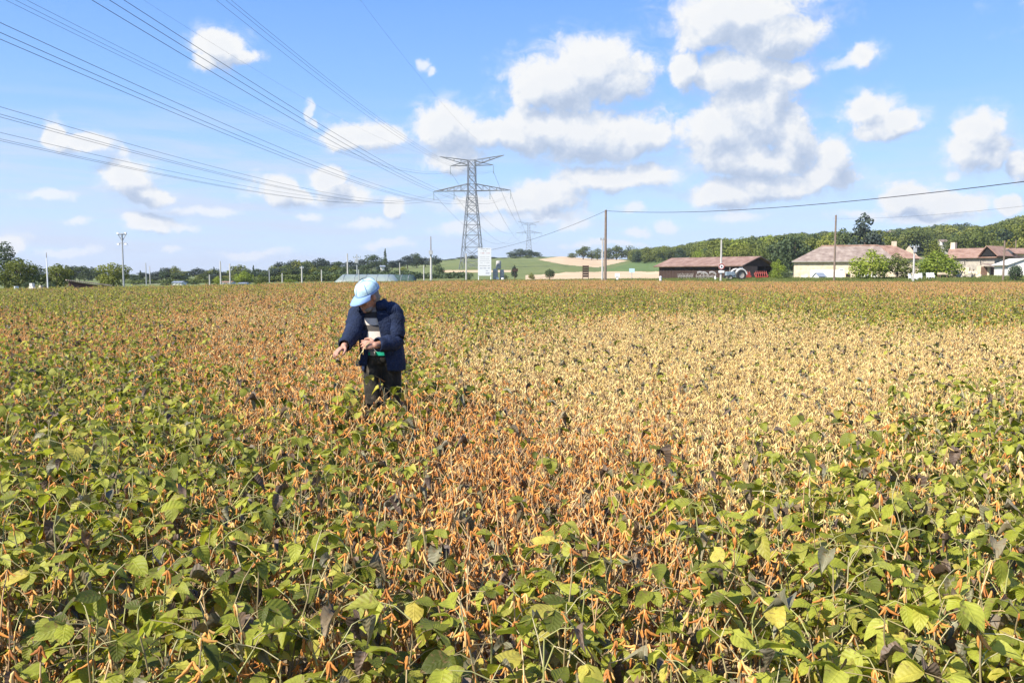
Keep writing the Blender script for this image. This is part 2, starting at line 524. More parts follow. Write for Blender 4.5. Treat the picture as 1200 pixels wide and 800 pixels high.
M['roof_old'] = roofmat('roof_old_tiles', [(0.3, (0.20, 0.145, 0.115)), (0.5, (0.31, 0.235, 0.185)), (0.72, (0.43, 0.35, 0.28))])
M['roof_red'] = roofmat('roof_red_tiles', [(0.3, (0.23, 0.13, 0.09)), (0.5, (0.34, 0.205, 0.145)), (0.72, (0.43, 0.29, 0.21))])
M['roof_barn'] = roofmat('roof_barn_tiles', [(0.3, (0.19, 0.11, 0.08)), (0.5, (0.29, 0.18, 0.135)), (0.72, (0.38, 0.26, 0.20))])
M['roof_grey'] = mat('roof_grey', (0.22, 0.25, 0.30), 0.7)


# ------------------------------------------------------------------ terrain
def lerp_table(tab):
    xs = np.array([a for a, _ in tab], float)
    ys = np.array([b for _, b in tab], float)
    return lambda px: np.interp(px, xs, ys)


EDGE_D = lerp_table([(-300, 70), (0, 70), (200, 78), (400, 90), (550, 100), (700, 110), (1000, 115), (1200, 118), (1500, 120)])
EDGE_Y = lerp_table([(-300, 341), (0, 340.5), (200, 337), (400, 332), (550, 330), (700, 329), (850, 331), (1000, 331), (1200, 331.5), (1500, 332)])
VERGE_Y = lerp_table([(-300, 342), (0, 341.5), (200, 337.5), (400, 332), (550, 329.0), (700, 327.5), (850, 326.0), (1000, 325.5), (1100, 324.5), (1200, 323), (1500, 323)])
SKYLINE_Y = lerp_table([(-300, 322), (330, 322), (400, 313), (470, 309), (540, 303), (600, 302), (660, 301), (700, 304), (760, 304), (830, 295), (900, 290),
                        (1000, 288), (1060, 284), (1100, 281), (1200, 272), (1500, 268)])


def ground_np(x, y):
    x = np.asarray(x, float)
    y = np.asarray(y, float)
    yy = np.maximum(y, 12.0)
    px = np.clip(600 + 1000 * x / yy, -300, 1500)
    D = EDGE_D(px)
    ze = CAMZ - (EDGE_Y(px) - 322) / 1000 * D - 0.55
    Dv = D + 14
    zv = CAMZ - (VERGE_Y(px) - 322) / 1000 * Dv - 0.30
    H = CAMZ + (322 - SKYLINE_Y(px)) / 1000 * 650
    t1 = np.clip((yy - 35) / (D - 35), 0, 1)
    t2 = np.clip((yy - D) / (Dv - D), 0, 1)
    t3 = np.clip((yy - 165) / (650 - 165), 0, 1)
    t3 = t3 * t3 * (3 - 2 * t3) * 0.55 + 0.45 * t3
    z = ze * t1 + (zv - ze) * t2 + (H - zv) * t3
    far = np.clip((yy - 900) / 1500, 0, 1)
    return z * (1 - 0.7 * far)


def GZ(x, y):
    return float(ground_np(x, y))


def on(px, d):                        # ground point in photo column px at distance d
    x = (px - 600) / 1000 * d
    return Vector((x, d, GZ(x, d)))


def ztop(py, d):
    return PX(600, py, d).z


def build_ground():
    us = np.concatenate([np.linspace(-1.3, -0.66, 60), np.linspace(-0.65, 0.65, 620), np.linspace(0.66, 1.3, 60)])
    ys = np.concatenate([np.linspace(-90, 120, 90), np.geomspace(122, 700, 110), np.geomspace(720, 3000, 26)])
    wy = np.maximum(110.0, ys)
    X = us[None, :] * wy[:, None]
    Y = np.repeat(ys[:, None], len(us), 1)
    Z = ground_np(X, Y)
    nr, nc = X.shape
    V = np.stack([X, Y, Z], -1).reshape(-1, 3)
    i = np.arange(nr - 1)[:, None] * nc + np.arange(nc - 1)[None, :]
    Fq = np.stack([i, i + 1, i + nc + 1, i + nc], -1).reshape(-1, 4)
    C = V[Fq].mean(1)
    me = bpy.data.meshes.new('ground')
    me.vertices.add(len(V))
    me.vertices.foreach_set('co', V.ravel())
    me.loops.add(Fq.size)
    me.loops.foreach_set('vertex_index', Fq.ravel().astype(np.int32))
    me.polygons.add(len(Fq))
    me.polygons.foreach_set('loop_start', np.arange(0, Fq.size, 4, dtype=np.int32))
    me.update(calc_edges=True)
    for k in ('soil', 'pasture', 'stubble', 'vine_rows', 'wild'):
        me.materials.append(M[k])
    yy = np.maximum(C[:, 1], 1.0)
    px = 600 + 1000 * C[:, 0] / yy
    ra = (C[:, 2] - CAMZ) / yy
    py = 400 - 1000 * (SP + ra * CP) / (CP - ra * SP)
    mi = np.full(len(C), 1, np.int32)
    beyond = C[:, 1] > EDGE_D(np.clip(px, -300, 1500)) + 2
    mi[~beyond] = 0
    j = 1.2 * np.sin(px * 0.11) + 0.8 * np.sin(px * 0.29 + 1)
    upper_top = np.interp(px, [630, 660, 700, 735], [304, 300, 300, 305.5])
    upper_bot = np.interp(px, [630, 660, 700, 735], [304, 310, 313.5, 305.5])
    mi[beyond & (px > 630) & (px < 735) & (py > upper_top) & (py < upper_bot)] = 2
    low_top = np.interp(px, [615, 660, 700, 790], [323, 319.5, 318, 318])
    mi[beyond & (px > 615) & (px < 800) & (py > low_top + 0.3 * j) & (C[:, 1] > 150)] = 2
    mi[beyond & (px > 704 + (318 - py) * 3.4) & (px < 812) & (py > 304 + 0.3 * j) & (py < 318)] = 3
    mi[beyond & (px > 520) & (px < 600) & (py > 316.5) & (py < 319)] = 2
    mi[beyond & (px >= 812) & (C[:, 1] > 170)] = 4
    mi[beyond & (px > 735) & (py < 304)] = 4
    me.polygons.foreach_set('material_index', mi)
    me.polygons.foreach_set('use_smooth', np.ones(len(Fq), bool))
    o = link('ground', me)
    tag(o, 'bare soil of the field rolling up to green and tan slopes at the horizon', None, None, 'structure')


build_ground()


# ------------------------------------------------------------------ scattering many alike pieces as one object (ground cover, far wood)
def scatter(name, pos, idx, rot, scl, protos, label):
    coll = bpy.data.collections.new(name + '_pieces')
    for k, me in enumerate(protos):
        o = bpy.data.objects.new('%s_piece_%03d' % (name, k), me)
        coll.objects.link(o)
    me = bpy.data.meshes.new(name)
    n = len(pos)
    me.vertices.add(n)
    me.vertices.foreach_set('co', np.asarray(pos, np.float32).ravel())
    a = me.attributes.new('idx', 'INT', 'POINT')
    a.data.foreach_set('value', np.asarray(idx, np.int32))
    a = me.attributes.new('rot', 'FLOAT_VECTOR', 'POINT')
    a.data.foreach_set('vector', np.asarray(rot, np.float32).ravel())
    a = me.attributes.new('scl', 'FLOAT_VECTOR', 'POINT')
    a.data.foreach_set('vector', np.asarray(scl, np.float32).ravel())
    o = link(name, me)
    g = bpy.data.node_groups.new(name, 'GeometryNodeTree')
    g.interface.new_socket('Geometry', in_out='INPUT', socket_type='NodeSocketGeometry')
    g.interface.new_socket('Geometry', in_out='OUTPUT', socket_type='NodeSocketGeometry')
    gi = g.nodes.new('NodeGroupInput')
    go = g.nodes.new('NodeGroupOutput')
    ip = g.nodes.new('GeometryNodeInstanceOnPoints')
    ci = g.nodes.new('GeometryNodeCollectionInfo')
    ci.inputs['Collection'].default_value = coll
    ci.inputs['Separate Children'].default_value = True
    ci.inputs['Reset Children'].default_value = True
    ip.inputs['Pick Instance'].default_value = True

    def attr(nm, ty):
        nd = g.nodes.new('GeometryNodeInputNamedAttribute')
        nd.data_type = ty
        nd.inputs['Name'].default_value = nm
        return nd.outputs['Attribute']
    L = g.links.new
    L(gi.outputs[0], ip.inputs['Points'])
    L(ci.outputs[0], ip.inputs['Instance'])
    L(attr('idx', 'INT'), ip.inputs['Instance Index'])
    e2r = g.nodes.new('FunctionNodeEulerToRotation')
    L(attr('rot', 'FLOAT_VECTOR'), e2r.inputs[0])
    L(e2r.outputs[0], ip.inputs['Rotation'])
    L(attr('scl', 'FLOAT_VECTOR'), ip.inputs['Scale'])
    L(ip.outputs[0], go.inputs[0])
    md = o.modifiers.new('scatter', 'NODES')
    md.node_group = g
    tag(o, label, None, None, 'stuff')
    return o


# ------------------------------------------------------------------ soybean plants
class PM:
    """mesh pieces in numpy with uvs"""
    def __init__(self):
        self.v, self.f, self.uv, self.m, self.k = [], [], [], [], 0

    def add(self, v, f, uv, mi):
        self.v.append(v)
        self.f += [tuple(i + self.k for i in q) for q in f]
        self.uv += uv
        self.m += [mi] * len(f)
        self.k += len(v)

    def mesh(self, name, mats):
        me = bpy.data.meshes.new(name)
        me.from_pydata(np.concatenate(self.v).tolist(), [], self.f)
        for m in mats:
            me.materials.append(m)
        me.polygons.foreach_set('material_index', self.m)
        me.polygons.foreach_set('use_smooth', [True] * len(self.f))
        if self.uv:
            ul = me.uv_layers.new(name='UVMap')
            ul.data.foreach_set('uv', np.array(self.uv, np.float32).ravel())
        me.update()
        return me


def xf(v, m):
    a = np.array(m)
    return v @ a[:3, :3].T + a[:3, 3]


def leaf_geo(rg, L, Wd, nl=6, nw=4, dry=False):
    droop = rg.uniform(0.05, 0.5)
    fold = rg.uniform(-0.15, 0.6)
    twist = rg.uniform(-0.4, 0.4)
    curl = 0.0
    if dry:
        droop, fold, twist, curl = rg.uniform(0.3, 1.0), rg.uniform(0.4, 1.1), rg.uniform(-1.0, 1.0), rg.uniform(0.2, 1.0)
    ph = rg.uniform(0, 6.28)
    vs, uvs = [], []
    for i in range(nl + 1):
        t = i / nl
        hw = Wd / 2 * (math.sin(math.pi * min(1, t ** 0.72)) ** 0.75 if 0 < t < 1 else 0.02)
        a = droop * t * 1.5
        x = L * (t - 0.18 * droop * t * t)
        z = -L * droop * t * t * 0.7
        for j in range(nw + 1):
            u = -1 + 2 * j / nw
            y = u * hw
            zz = fold * abs(y) + 0.09 * Wd * math.sin(ph + 6.5 * t + 2.2 * u) * abs(u)
            if dry:
                zz += curl * abs(u) ** 2 * hw * 0.8 + 0.1 * Wd * math.sin(ph * 2 + 9 * t + 3 * u)
                y *= 1 - 0.35 * curl * abs(u)
            ct, st = math.cos(twist * t), math.sin(twist * t)
            y2, z2 = y * ct - zz * st, y * st + zz * ct
            vs.append((x - z2 * math.sin(a) * 0.5, y2, z + z2))
            uvs.append(((u + 1) / 2, t))
    fs, fuv = [], []
    for i in range(nl):
        for j in range(nw):
            q = (i * (nw + 1) + j, i * (nw + 1) + j + 1, (i + 1) * (nw + 1) + j + 1, (i + 1) * (nw + 1) + j)
            fs.append(q)
            fuv += [uvs[k] for k in q]
    return np.array(vs), fs, fuv


def pod_geo(rg, L, rad, ns=6, nr=7):
    bend = rg.choice([-1, 1]) * rg.uniform(0.35, 1.3)
    vs, fs = [], []
    for i in range(nr + 1):
        t = i / nr
        r = rad * (max(0.0, math.sin(math.pi * (0.06 + 0.90 * t))) ** 0.55)
        if nr >= 5:
            r *= 1 + 0.24 * math.cos(2 * math.pi * (3 * t - 0.5))
        x = bend * L * 0.5 * t * t
        z = -L * t * (1 - 0.12 * abs(bend) * t)
        for k in range(ns):
            a = 2 * math.pi * k / ns
            vs.append((x + r * math.cos(a), 0.62 * r * math.sin(a), z))
    for i in range(nr):
        for k in range(ns):
            fs.append((i * ns + k, i * ns + (k + 1) % ns, (i + 1) * ns + (k + 1) % ns, (i + 1) * ns + k))
    return np.array(vs), fs, [(0, 0)] * (4 * len(fs))


def tube_geo(pts, rads, ns):
    mb = MB().tube(pts, rads, ns, cap=False)
    return np.array(mb.v), mb.f, [(0, 0)] * (4 * len(mb.f))


def rotz(a):
    return Matrix.Rotation(a, 4, 'Z')


def skeleton(rg, kind, scale=1.0):
    """stems as polylines, pod nodes and leaf positions of one plant (0.6 m tall)"""
    stems, pods, leaves = [], [], []
    nst = rg.choice([4, 5, 5]) if kind in ('russet', 'straw') else rg.choice([3, 4, 4])
    for s in range(nst):
        h = (rg.uniform(0.54, 0.70) if s == 0 else rg.uniform(0.42, 0.62)) * scale
        lean = rg.uniform(0.02, 0.14) + (rg.uniform(0.08, 0.36) if s else 0)
        az = s * 6.28 / nst + rg.uniform(-0.5, 0.5)
        nn = 8
        pts = []
        for i in range(nn + 1):
            t = i / nn
            o = lean * h * (t + 0.7 * t * t) * 0.7
            zz = h * t
            wob = 0.008
            pts.append((math.cos(az) * o + rg.uniform(-wob, wob), math.sin(az) * o + rg.uniform(-wob, wob), zz))
        stems.append((pts, [0.0042 * (1 - 0.65 * i / nn) + 0.0006 for i in range(nn + 1)], 'main'))
        for i in range(2, nn + 1):
            p = Vector(pts[i])
            pa = rg.uniform(0, 6.28)
            npd = {'green': 0.5, 'lime': 0.5, 'russet': 0.95, 'straw': 1.0}[kind]
            if rg.random() < npd:
                pods.append((p, pa, rg.uniform(0.85, 1.2)))
            nl = {'green': 0.80, 'lime': 0.76, 'russet': 0.08, 'straw': 0.035}[kind]
            if i >= 3 and rg.random() < nl:
                la = rg.uniform(0, 6.28)
                ll = rg.uniform(0.05, 0.15)
                up = rg.uniform(0.1, 0.9)
                tip = p + Vector((math.cos(la) * ll * math.cos(up), math.sin(la) * ll * math.cos(up), ll * math.sin(up) * 0.8))
                mid = (p + tip) / 2 + Vector((0, 0, 0.012))
                stems.append(([tuple(p), tuple(mid), tuple(tip)], [0.0018, 0.0014, 0.0012], 'petiole'))
                three = 3 if rg.random() < 0.75 else 1
                for q in range(three):
                    off = [0.0, 1.25, -1.25][q] + rg.uniform(-0.3, 0.3)
                    leaves.append((tip, la + off, rg.uniform(-0.2, 0.95), rg.uniform(-0.5, 0.5), rg.choice([0.62, 0.8, 0.95, 1.05, 1.2]) * rg.uniform(0.9, 1.1)))
        if kind in ('russet', 'straw') and rg.random() < 0.6:      # bare leaf stalks left standing
            p = Vector(pts[rg.randrange(4, nn)])
            la = rg.uniform(0, 6.28)
            ll = rg.uniform(0.08, 0.2)
            tip = p + Vector((math.cos(la) * ll * 0.6, math.sin(la) * ll * 0.6, ll * 0.7))
            stems.append(([tuple(p), tuple((p + tip) / 2), tuple(tip)], [0.0016, 0.0013, 0.001], 'petiole'))
    return stems, pods, leaves


def leaf_matrix(tip, az, pitch, roll, s):
    return Matrix.Translation(tip) @ rotz(az) @ Matrix.Rotation(pitch, 4, 'Y') @ Matrix.Rotation(roll, 4, 'X') @ Matrix.Scale(s, 4)


LEAF_KINDS = {'green': [('leaf_green', 0.62), ('leaf_lime', 0.28), ('leaf_dry', 0.10)],
              'lime': [('leaf_lime', 0.64), ('leaf_green', 0.25), ('leaf_dry', 0.11)],
              'russet': [('leaf_dry', 0.6), ('leaf_green', 0.25), ('leaf_lime', 0.15)],
              'straw': [('leaf_dry', 0.5), ('leaf_lime', 0.3), ('leaf_green', 0.2)]}
POD_OF = {'green': 'pod_russet', 'lime': 'pod_russet', 'russet': 'pod_russet', 'straw': 'pod_straw'}
MATS_PLANT = ['stem', 'leaf_green', 'leaf_lime', 'leaf_dry', 'pod_russet', 'pod_straw', 'stem_dry']
STEM_OF = {'green': 'stem', 'lime': 'stem', 'russet': 'stem_dry', 'straw': 'stem_dry'}


def pick(rg, table):
    r = rg.random()
    for k, w in table:
        r -= w
        if r <= 0:
            return k
    return table[-1][0]


def add_plant(pm, rg, kind, lod, base=None, thick=1.0):
    base = base or Matrix.Identity(4)
    stems, pods, leaves = skeleton(rg, kind)
    nsd = [5, 3, 3][lod]
    for pts, rads, what in stems:
        if lod == 2:
            pts, rads = pts[::4] if what == 'main' else pts[::2], rads[::4] if what == 'main' else rads[::2]
        elif lod == 1 and what == 'main':
            pts, rads = pts[::2], rads[::2]
        v, f, uv = tube_geo(pts, [r * thick * [1, 1.1, 1.5][lod] for r in rads], nsd)
        pm.add(xf(v, base), f, uv, MATS_PLANT.index(STEM_OF[kind]))
    for p, pa, s in pods:
        n = rg.choice([2, 3, 4, 4]) if lod < 2 else 2
        for q in range(n):
            v, f, uv = pod_geo(rg, rg.uniform(0.028, 0.049) * s, 0.0051 * s * thick * [1, 1.1, 1.6][lod], [6, 4, 3][lod], [6, 3, 2][lod])
            a = pa + q * 6.28 / n + rg.uniform(-0.4, 0.4)
            m = base @ Matrix.Translation(p) @ rotz(a) @ Matrix.Rotation(-rg.choice([0.12, 0.25, 0.4, 0.65]) * rg.uniform(0.5, 1.3), 4, 'Y')
            pm.add(xf(v, m), f, uv, MATS_PLANT.index(POD_OF[kind]))
    for tip, az, pitch, roll, s in leaves:
        lk = pick(rg, LEAF_KINDS[kind])
        v, f, uv = leaf_geo(rg, 0.075, 0.049 * rg.uniform(0.8, 1.2), [6, 3, 2][lod], [4, 2, 2][lod], lk == 'leaf_dry')
        pm.add(xf(v, base @ leaf_matrix(tip, az, pitch, roll, s)), f, uv, MATS_PLANT.index(lk))


KINDS = ['green', 'lime', 'russet', 'straw']

# what grows where: weights of green / lime / russet / straw plants, read off the photo and laid out on the ground
GC = [0, 150, 300, 450, 600, 750, 900, 1050, 1200]
GR = [332, 340, 347, 356, 375, 400, 440, 480, 530, 600, 690, 800]
GRID = [
    ['4330', '3340', '3250', '1180', '0190', '0190', '0190', '0190', '0190'],
    ['3340', '3340', '2350', '1270', '0190', '0190', '0190', '0190', '0190'],
    ['6220', '6220', '2260', '1360', '1360', '5320', '2350', '1270', '1270'],
    ['6120', '6220', '0181', '2350', '5410', '7210', '3430', '2530', '1540'],
    ['2350', '2350', '0145', '1351', '2322', '1135', '1215', '1522', '2521'],
    ['2360', '1350', '1064', '2243', '2226', '1018', '0109', '0118', '0117'],
    ['4330', '5320', '1072', '3251', '1017', '0109', '0109', '0108', '2206'],
    ['5320', '6220', '3160', '3250', '1054', '0127', '0018', '1117', '3313'],
    ['5230', '6220', '4240', '4150', '0091', '1153', '2125', '3323', '4312'],
    ['5230', '5230', '5240', '4150', '1180', '1260', '2332', '3331', '4321'],
    ['4330', '5230', '4240', '4240', '3250', '3250', '3430', '3520', '3520'],
    ['4330', '4330', '4330', '4240', '3340', '3340', '2530', '2620', '2710']]
GRID = np.array([[[int(ch) for ch in c] for c in row] for row in GRID], float) + 0.02


def weights_at(x, y):
    z = 0.5 + GZ(x, y)
    yy = max(y, 1.2)
    ra = (z - CAMZ) / yy
    px = 600 + 1000 * x / yy + rnd.gauss(0, 14)
    py = 400 - 1000 * (SP + ra * CP) / (CP - ra * SP)
    py += rnd.gauss(0, 0.04 * max(3, py - 322))
    i = np.clip(np.interp(py, GR, range(len(GR))), 0, len(GR) - 1.001)
    j = np.clip(np.interp(px, GC, range(len(GC))), 0, len(GC) - 1.001)
    i0, j0 = int(i), int(j)
    a, b = i - i0, j - j0
    w = (GRID[i0, j0] * (1 - a) * (1 - b) + GRID[i0 + 1, j0] * a * (1 - b) + GRID[i0, j0 + 1] * (1 - a) * b + GRID[i0 + 1, j0 + 1] * a * b)
    return w ** 1.9


def kind_at(x, y):
    w = weights_at(x, y)
    return rnd.choices(KINDS, w)[0]


PERSON = Vector((-1.145, 7.3, 0.0))


def build_crop():
    # --- pools of shared meshes for the plants that are things of their own
    rg = random.Random(11)

    def single(geo, name, m):
        pm = PM()
        pm.add(*geo, 0)
        return pm.mesh(name, [M[m]])
    leaf_pool = {k: [single(leaf_geo(rg, 0.079, 0.052 * rg.uniform(0.8, 1.2), 6, 4, k == 'leaf_dry'), 'leaf', k) for _ in range(16)]
                 for k in ('leaf_green', 'leaf_lime', 'leaf_dry')}
    pod_pool = {}
    for k in ('pod_russet', 'pod_straw'):
        pod_pool[k] = []
        for _ in range(10):
            pm = PM()
            n = rg.choice([2, 3, 4, 5])
            for q in range(n):
                v, f, uv = pod_geo(rg, rg.uniform(0.026, 0.047), 0.0048, 6, 7)
                m = rotz(q * 6.28 / n + rg.uniform(-0.4, 0.4)) @ Matrix.Rotation(-rg.choice([0.12, 0.25, 0.4, 0.65]) * rg.uniform(0.5, 1.3), 4, 'Y')
                pm.add(xf(v, m), f, uv, 0)
            pod_pool[k].append(pm.mesh('pod_cluster', [M[k]]))
    skel_pool = {}
    for k in KINDS:
        skel_pool[k] = []
        for _ in range(9):
            st, pods, leaves = skeleton(rg, k)
            pm = PM()
            for pts, rads, what in st:
                pm.add(*tube_geo(pts, rads, 5), 0)
            skel_pool[k].append((pm.mesh('stem', [M[STEM_OF[k]]]), pods, leaves))

    # --- plant positions near the camera
    pts = []
    sp = 0.198
    y = 0.9
    while y < 26:
        half = max(3.0, 0.86 * y + 1.5)
        x = -half
        while x < half:
            q = (x + rnd.uniform(-0.45, 0.45) * sp, y + rnd.uniform(-0.45, 0.45) * sp)
            d2 = (q[0] - PERSON.x - 0.02) ** 2 + (q[1] - PERSON.y) ** 2
            if d2 > (0.15 if q[1] < PERSON.y else 0.25) ** 2 and math.hypot(*q) > 1.15:
                pts.append(q)
            x += sp
        y += sp
    inview = []
    for k, (x, y) in enumerate(pts):
        ra = (0.52 - CAMZ) / y
        py = 400 - 1000 * (SP + ra * CP) / (CP - ra * SP)
        px = 600 + 1000 * x / y
        if py < 812 and -12 < px < 1212:
            inview.append((y, k))
    inview.sort()
    single_ids = set(k for _, k in inview[:300])

    LOOK = {'green': ('leafy green', 'green leafy soybean plants at the front'), 'lime': ('yellow-green leaved', 'yellow-green soybean plants at the front'),
            'russet': ('bare russet podded', 'bare russet soybean plants at the front'),
            'straw': ('bare straw podded', 'bare straw coloured soybean plants at the front')}

    def plant_label(kind, x, y, s, lean):
        px = 600 + 1000 * x / y
        col = ['far left', 'left third', 'left of centre', 'right of centre', 'right third', 'far right'][max(0, min(5, int(px / 200)))]
        row = 'bottom row' if y < 2.4 else 'second row' if y < 2.9 else 'third row' if y < 3.5 else 'fourth row' if y < 4.2 else 'row well before the man' if y < 5.1 else 'row just before the man'
        size = 'low' if s < 0.90 else 'short' if s < 0.97 else 'tall' if s > 1.05 else 'middling'
        tilt = ('' if abs(lean[0]) < 0.04 else ' tipping back' if lean[0] < 0 else ' tipping forward') if abs(lean[1]) < 0.06 else ' tipping right' if lean[1] > 0 else ' tipping left'
        return '%s %s soybean plant%s, %s, %s' % (size, LOOK[kind][0], tilt, row, col)
    # --- low detail plants merged per prototype for the rest of the crop
    protos, rg2 = [], random.Random(5)
    for lod in (0, 1):
        for k in KINDS:
            for _ in range(6):
                pm = PM()
                add_plant(pm, rg2, k, lod)
                protos.append(pm.mesh('soybean_clump', [M[q] for q in MATS_PLANT]))
    for k in KINDS:                       # patches of a dozen plants for the far part
        for _ in range(5):
            pm = PM()
            for q in range(16):
                kk = k if rg2.random() < 0.82 else rg2.choice(KINDS)
                b = Matrix.Translation((rg2.uniform(-0.62, 0.62), rg2.uniform(-0.62, 0.62), 0)) @ rotz(rg2.uniform(0, 6.28)) @ Matrix.Scale(rg2.uniform(0.85, 1.12), 4)
                add_plant(pm, rg2, kk, 2, b, 1.15)
            protos.append(pm.mesh('soybean_patch', [M[q] for q in MATS_PLANT]))

    pos, idx, rot, scl = [], [], [], []
    for k, (x, y) in enumerate(pts):
        kind = kind_at(x, y)
        s = rnd.uniform(0.84, 1.12)
        if abs(x - PERSON.x) < 0.75 and PERSON.y - 1.2 < y < PERSON.y + 0.1:
            s *= 1.16                     # the man stands in a taller stretch
        lean = (rnd.uniform(-0.12, 0.12), rnd.uniform(-0.14, 0.14), rnd.uniform(0, 6.28))
        z = GZ(x, y)
        if k in single_ids:
            root = empty('soybean_plant', (x, y, z))
            root.rotation_euler = lean
            root.scale = (s, s, s)
            tag(root, plant_label(kind, x, y, s, lean), 'soybean plant', LOOK[kind][1])
            me, pods, leaves = rnd.choice(skel_pool[kind])
            link('stem', me, root)
            for p, pa, ps in pods:
                o = link('pod_cluster', rnd.choice(pod_pool[POD_OF[kind]]), root)
                o.matrix_local = Matrix.Translation(p) @ rotz(pa) @ Matrix.Scale(ps, 4)
            for tip, az, pitch, roll, ls in leaves:
                o = link('leaf', rnd.choice(leaf_pool[pick(rnd, LEAF_KINDS[kind])]), root)
                o.matrix_local = leaf_matrix(tip, az, pitch, roll, ls)
        else:
            pos.append((x, y, z))
            lod = 0 if y < 12 else 1
            idx.append(lod * 24 + KINDS.index(kind) * 6 + rnd.randrange(6))
            rot.append(lean)
            scl.append((s, s, s))
    y = 26.0
    while y < 122:
        step = 0.95 if y < 55 else 1.05
        half = 0.86 * y
        x = -half
        while x < half:
            q = (x + rnd.uniform(-0.4, 0.4), y + rnd.uniform(-0.4, 0.4))
            px = 600 + 1000 * q[0] / q[1]
            if q[1] < float(EDGE_D(px)) + rnd.uniform(-0.5, 0.5):
                pos.append((q[0], q[1], GZ(*q)))
                idx.append(48 + KINDS.index(kind_at(*q)) * 5 + rnd.randrange(5))
                rot.append((0, 0, rnd.uniform(0, 6.28)))
                s = rnd.uniform(0.85, 1.15)
                scl.append((s, s, s * rnd.uniform(0.85, 1.15)))
            x += step
        y += step
    scatter('soybean_crop', pos, idx, rot, scl, protos, 'ripening soybean crop in patches of green, russet and straw, filling the field')
    print('crop: singles', len(single_ids), 'scattered', len(pos))

    # --- grass verge beyond the crop
    gp = []
    rg3 = random.Random(21)
    for _ in range(5):
        pm = PM()
        for q in range(70):
            x, yy = rg3.uniform(-0.7, 0.7), rg3.uniform(-0.7, 0.7)
            h = rg3.uniform(0.18, 0.48)
            a = rg3.uniform(0, 6.28)
            lx, ly = rg3.uniform(-0.15, 0.15), rg3.uniform(-0.15, 0.15)
            w = rg3.uniform(0.02, 0.05)
            v = np.array([(x - w * math.cos(a), yy - w * math.sin(a), 0), (x + w * math.cos(a), yy + w * math.sin(a), 0), (x + lx, yy + ly, h)])
            pm.add(v, [(0, 1, 2)], [(0, 0)] * 3, 0)
        gp.append(pm.mesh('grass_tuft', [M['grass']]))
    pos, idx, rot, scl = [], [], [], []
    for _ in range(9000):
        px = rnd.uniform(-150, 1350)
        dd = float(EDGE_D(px)) + rnd.uniform(0.3, 24) * rnd.uniform(0.4, 1)
        p = on(px, dd)
        pos.append(p)
        idx.append(rnd.randrange(5))
        rot.append((0, 0, rnd.uniform(0, 6.28)))
        s = rnd.uniform(0.7, 1.25)
        scl.append((s, s, s))
    scatter('grass', pos, idx, rot, scl, gp, 'green grass verge along the far edge of the crop')


build_crop()


# ------------------------------------------------------------------ trees
def crown_geo(rg, blobs, n, size, flat=0.0):
    mb = MB()
    tot = sum(b[3] * b[4] for b in blobs)
    for b in blobs:
        c = Vector(b[:3])
        k = int(n * b[3] * b[4] / tot)
        for _ in range(k):
            z = rg.uniform(-0.85, 1)
            a = rg.uniform(0, 6.28)
            s = math.sqrt(1 - z * z)
            d = Vector((s * math.cos(a), s * math.sin(a), z))
            rr = rg.uniform(0.62, 1.06)
            p = c + Vector((d.x * b[3], d.y * b[3], d.z * b[4])) * rr
            nv = (d + Vector((rg.gauss(0, 0.55), rg.gauss(0, 0.55), rg.gauss(0, 0.55) + flat))).normalized()
            u = nv.cross(Vector((rg.gauss(0, 1), rg.gauss(0, 1), rg.gauss(0, 1)))).normalized()
            w = nv.cross(u)
            sz = size * rg.uniform(0.6, 1.35)
            mb.add([p - u * sz - w * sz * 0.5, p + u * sz * 0.2 - w * sz * 0.8 + nv * sz * 0.3, p + u * sz + w * sz * 0.4, p - u * sz * 0.3 + w * sz * 0.8 - nv * sz * 0.2],
                   [(0, 1, 2, 3)])
    return mb


def trunk_geo(rg, blobs, r=0.022, z0=0.0):
    mb = MB()
    top = Vector((0, 0, 0.55))
    mb.tube([(0, 0, -0.03), (rg.uniform(-0.01, 0.01), rg.uniform(-0.01, 0.01), 0.25), tuple(top), (0, 0, 0.8)], [r * 1.25, r, r * 0.7, r * 0.25], 7)
    for b in blobs[:7]:
        st = Vector((0, 0, rg.uniform(0.18, 0.5)))
        e = Vector(b[:3])
        mb.tube([st, (st + e) / 2 + Vector((0, 0, 0.02)), e], [r * 0.5, r * 0.35, r * 0.12], 5)
    return mb


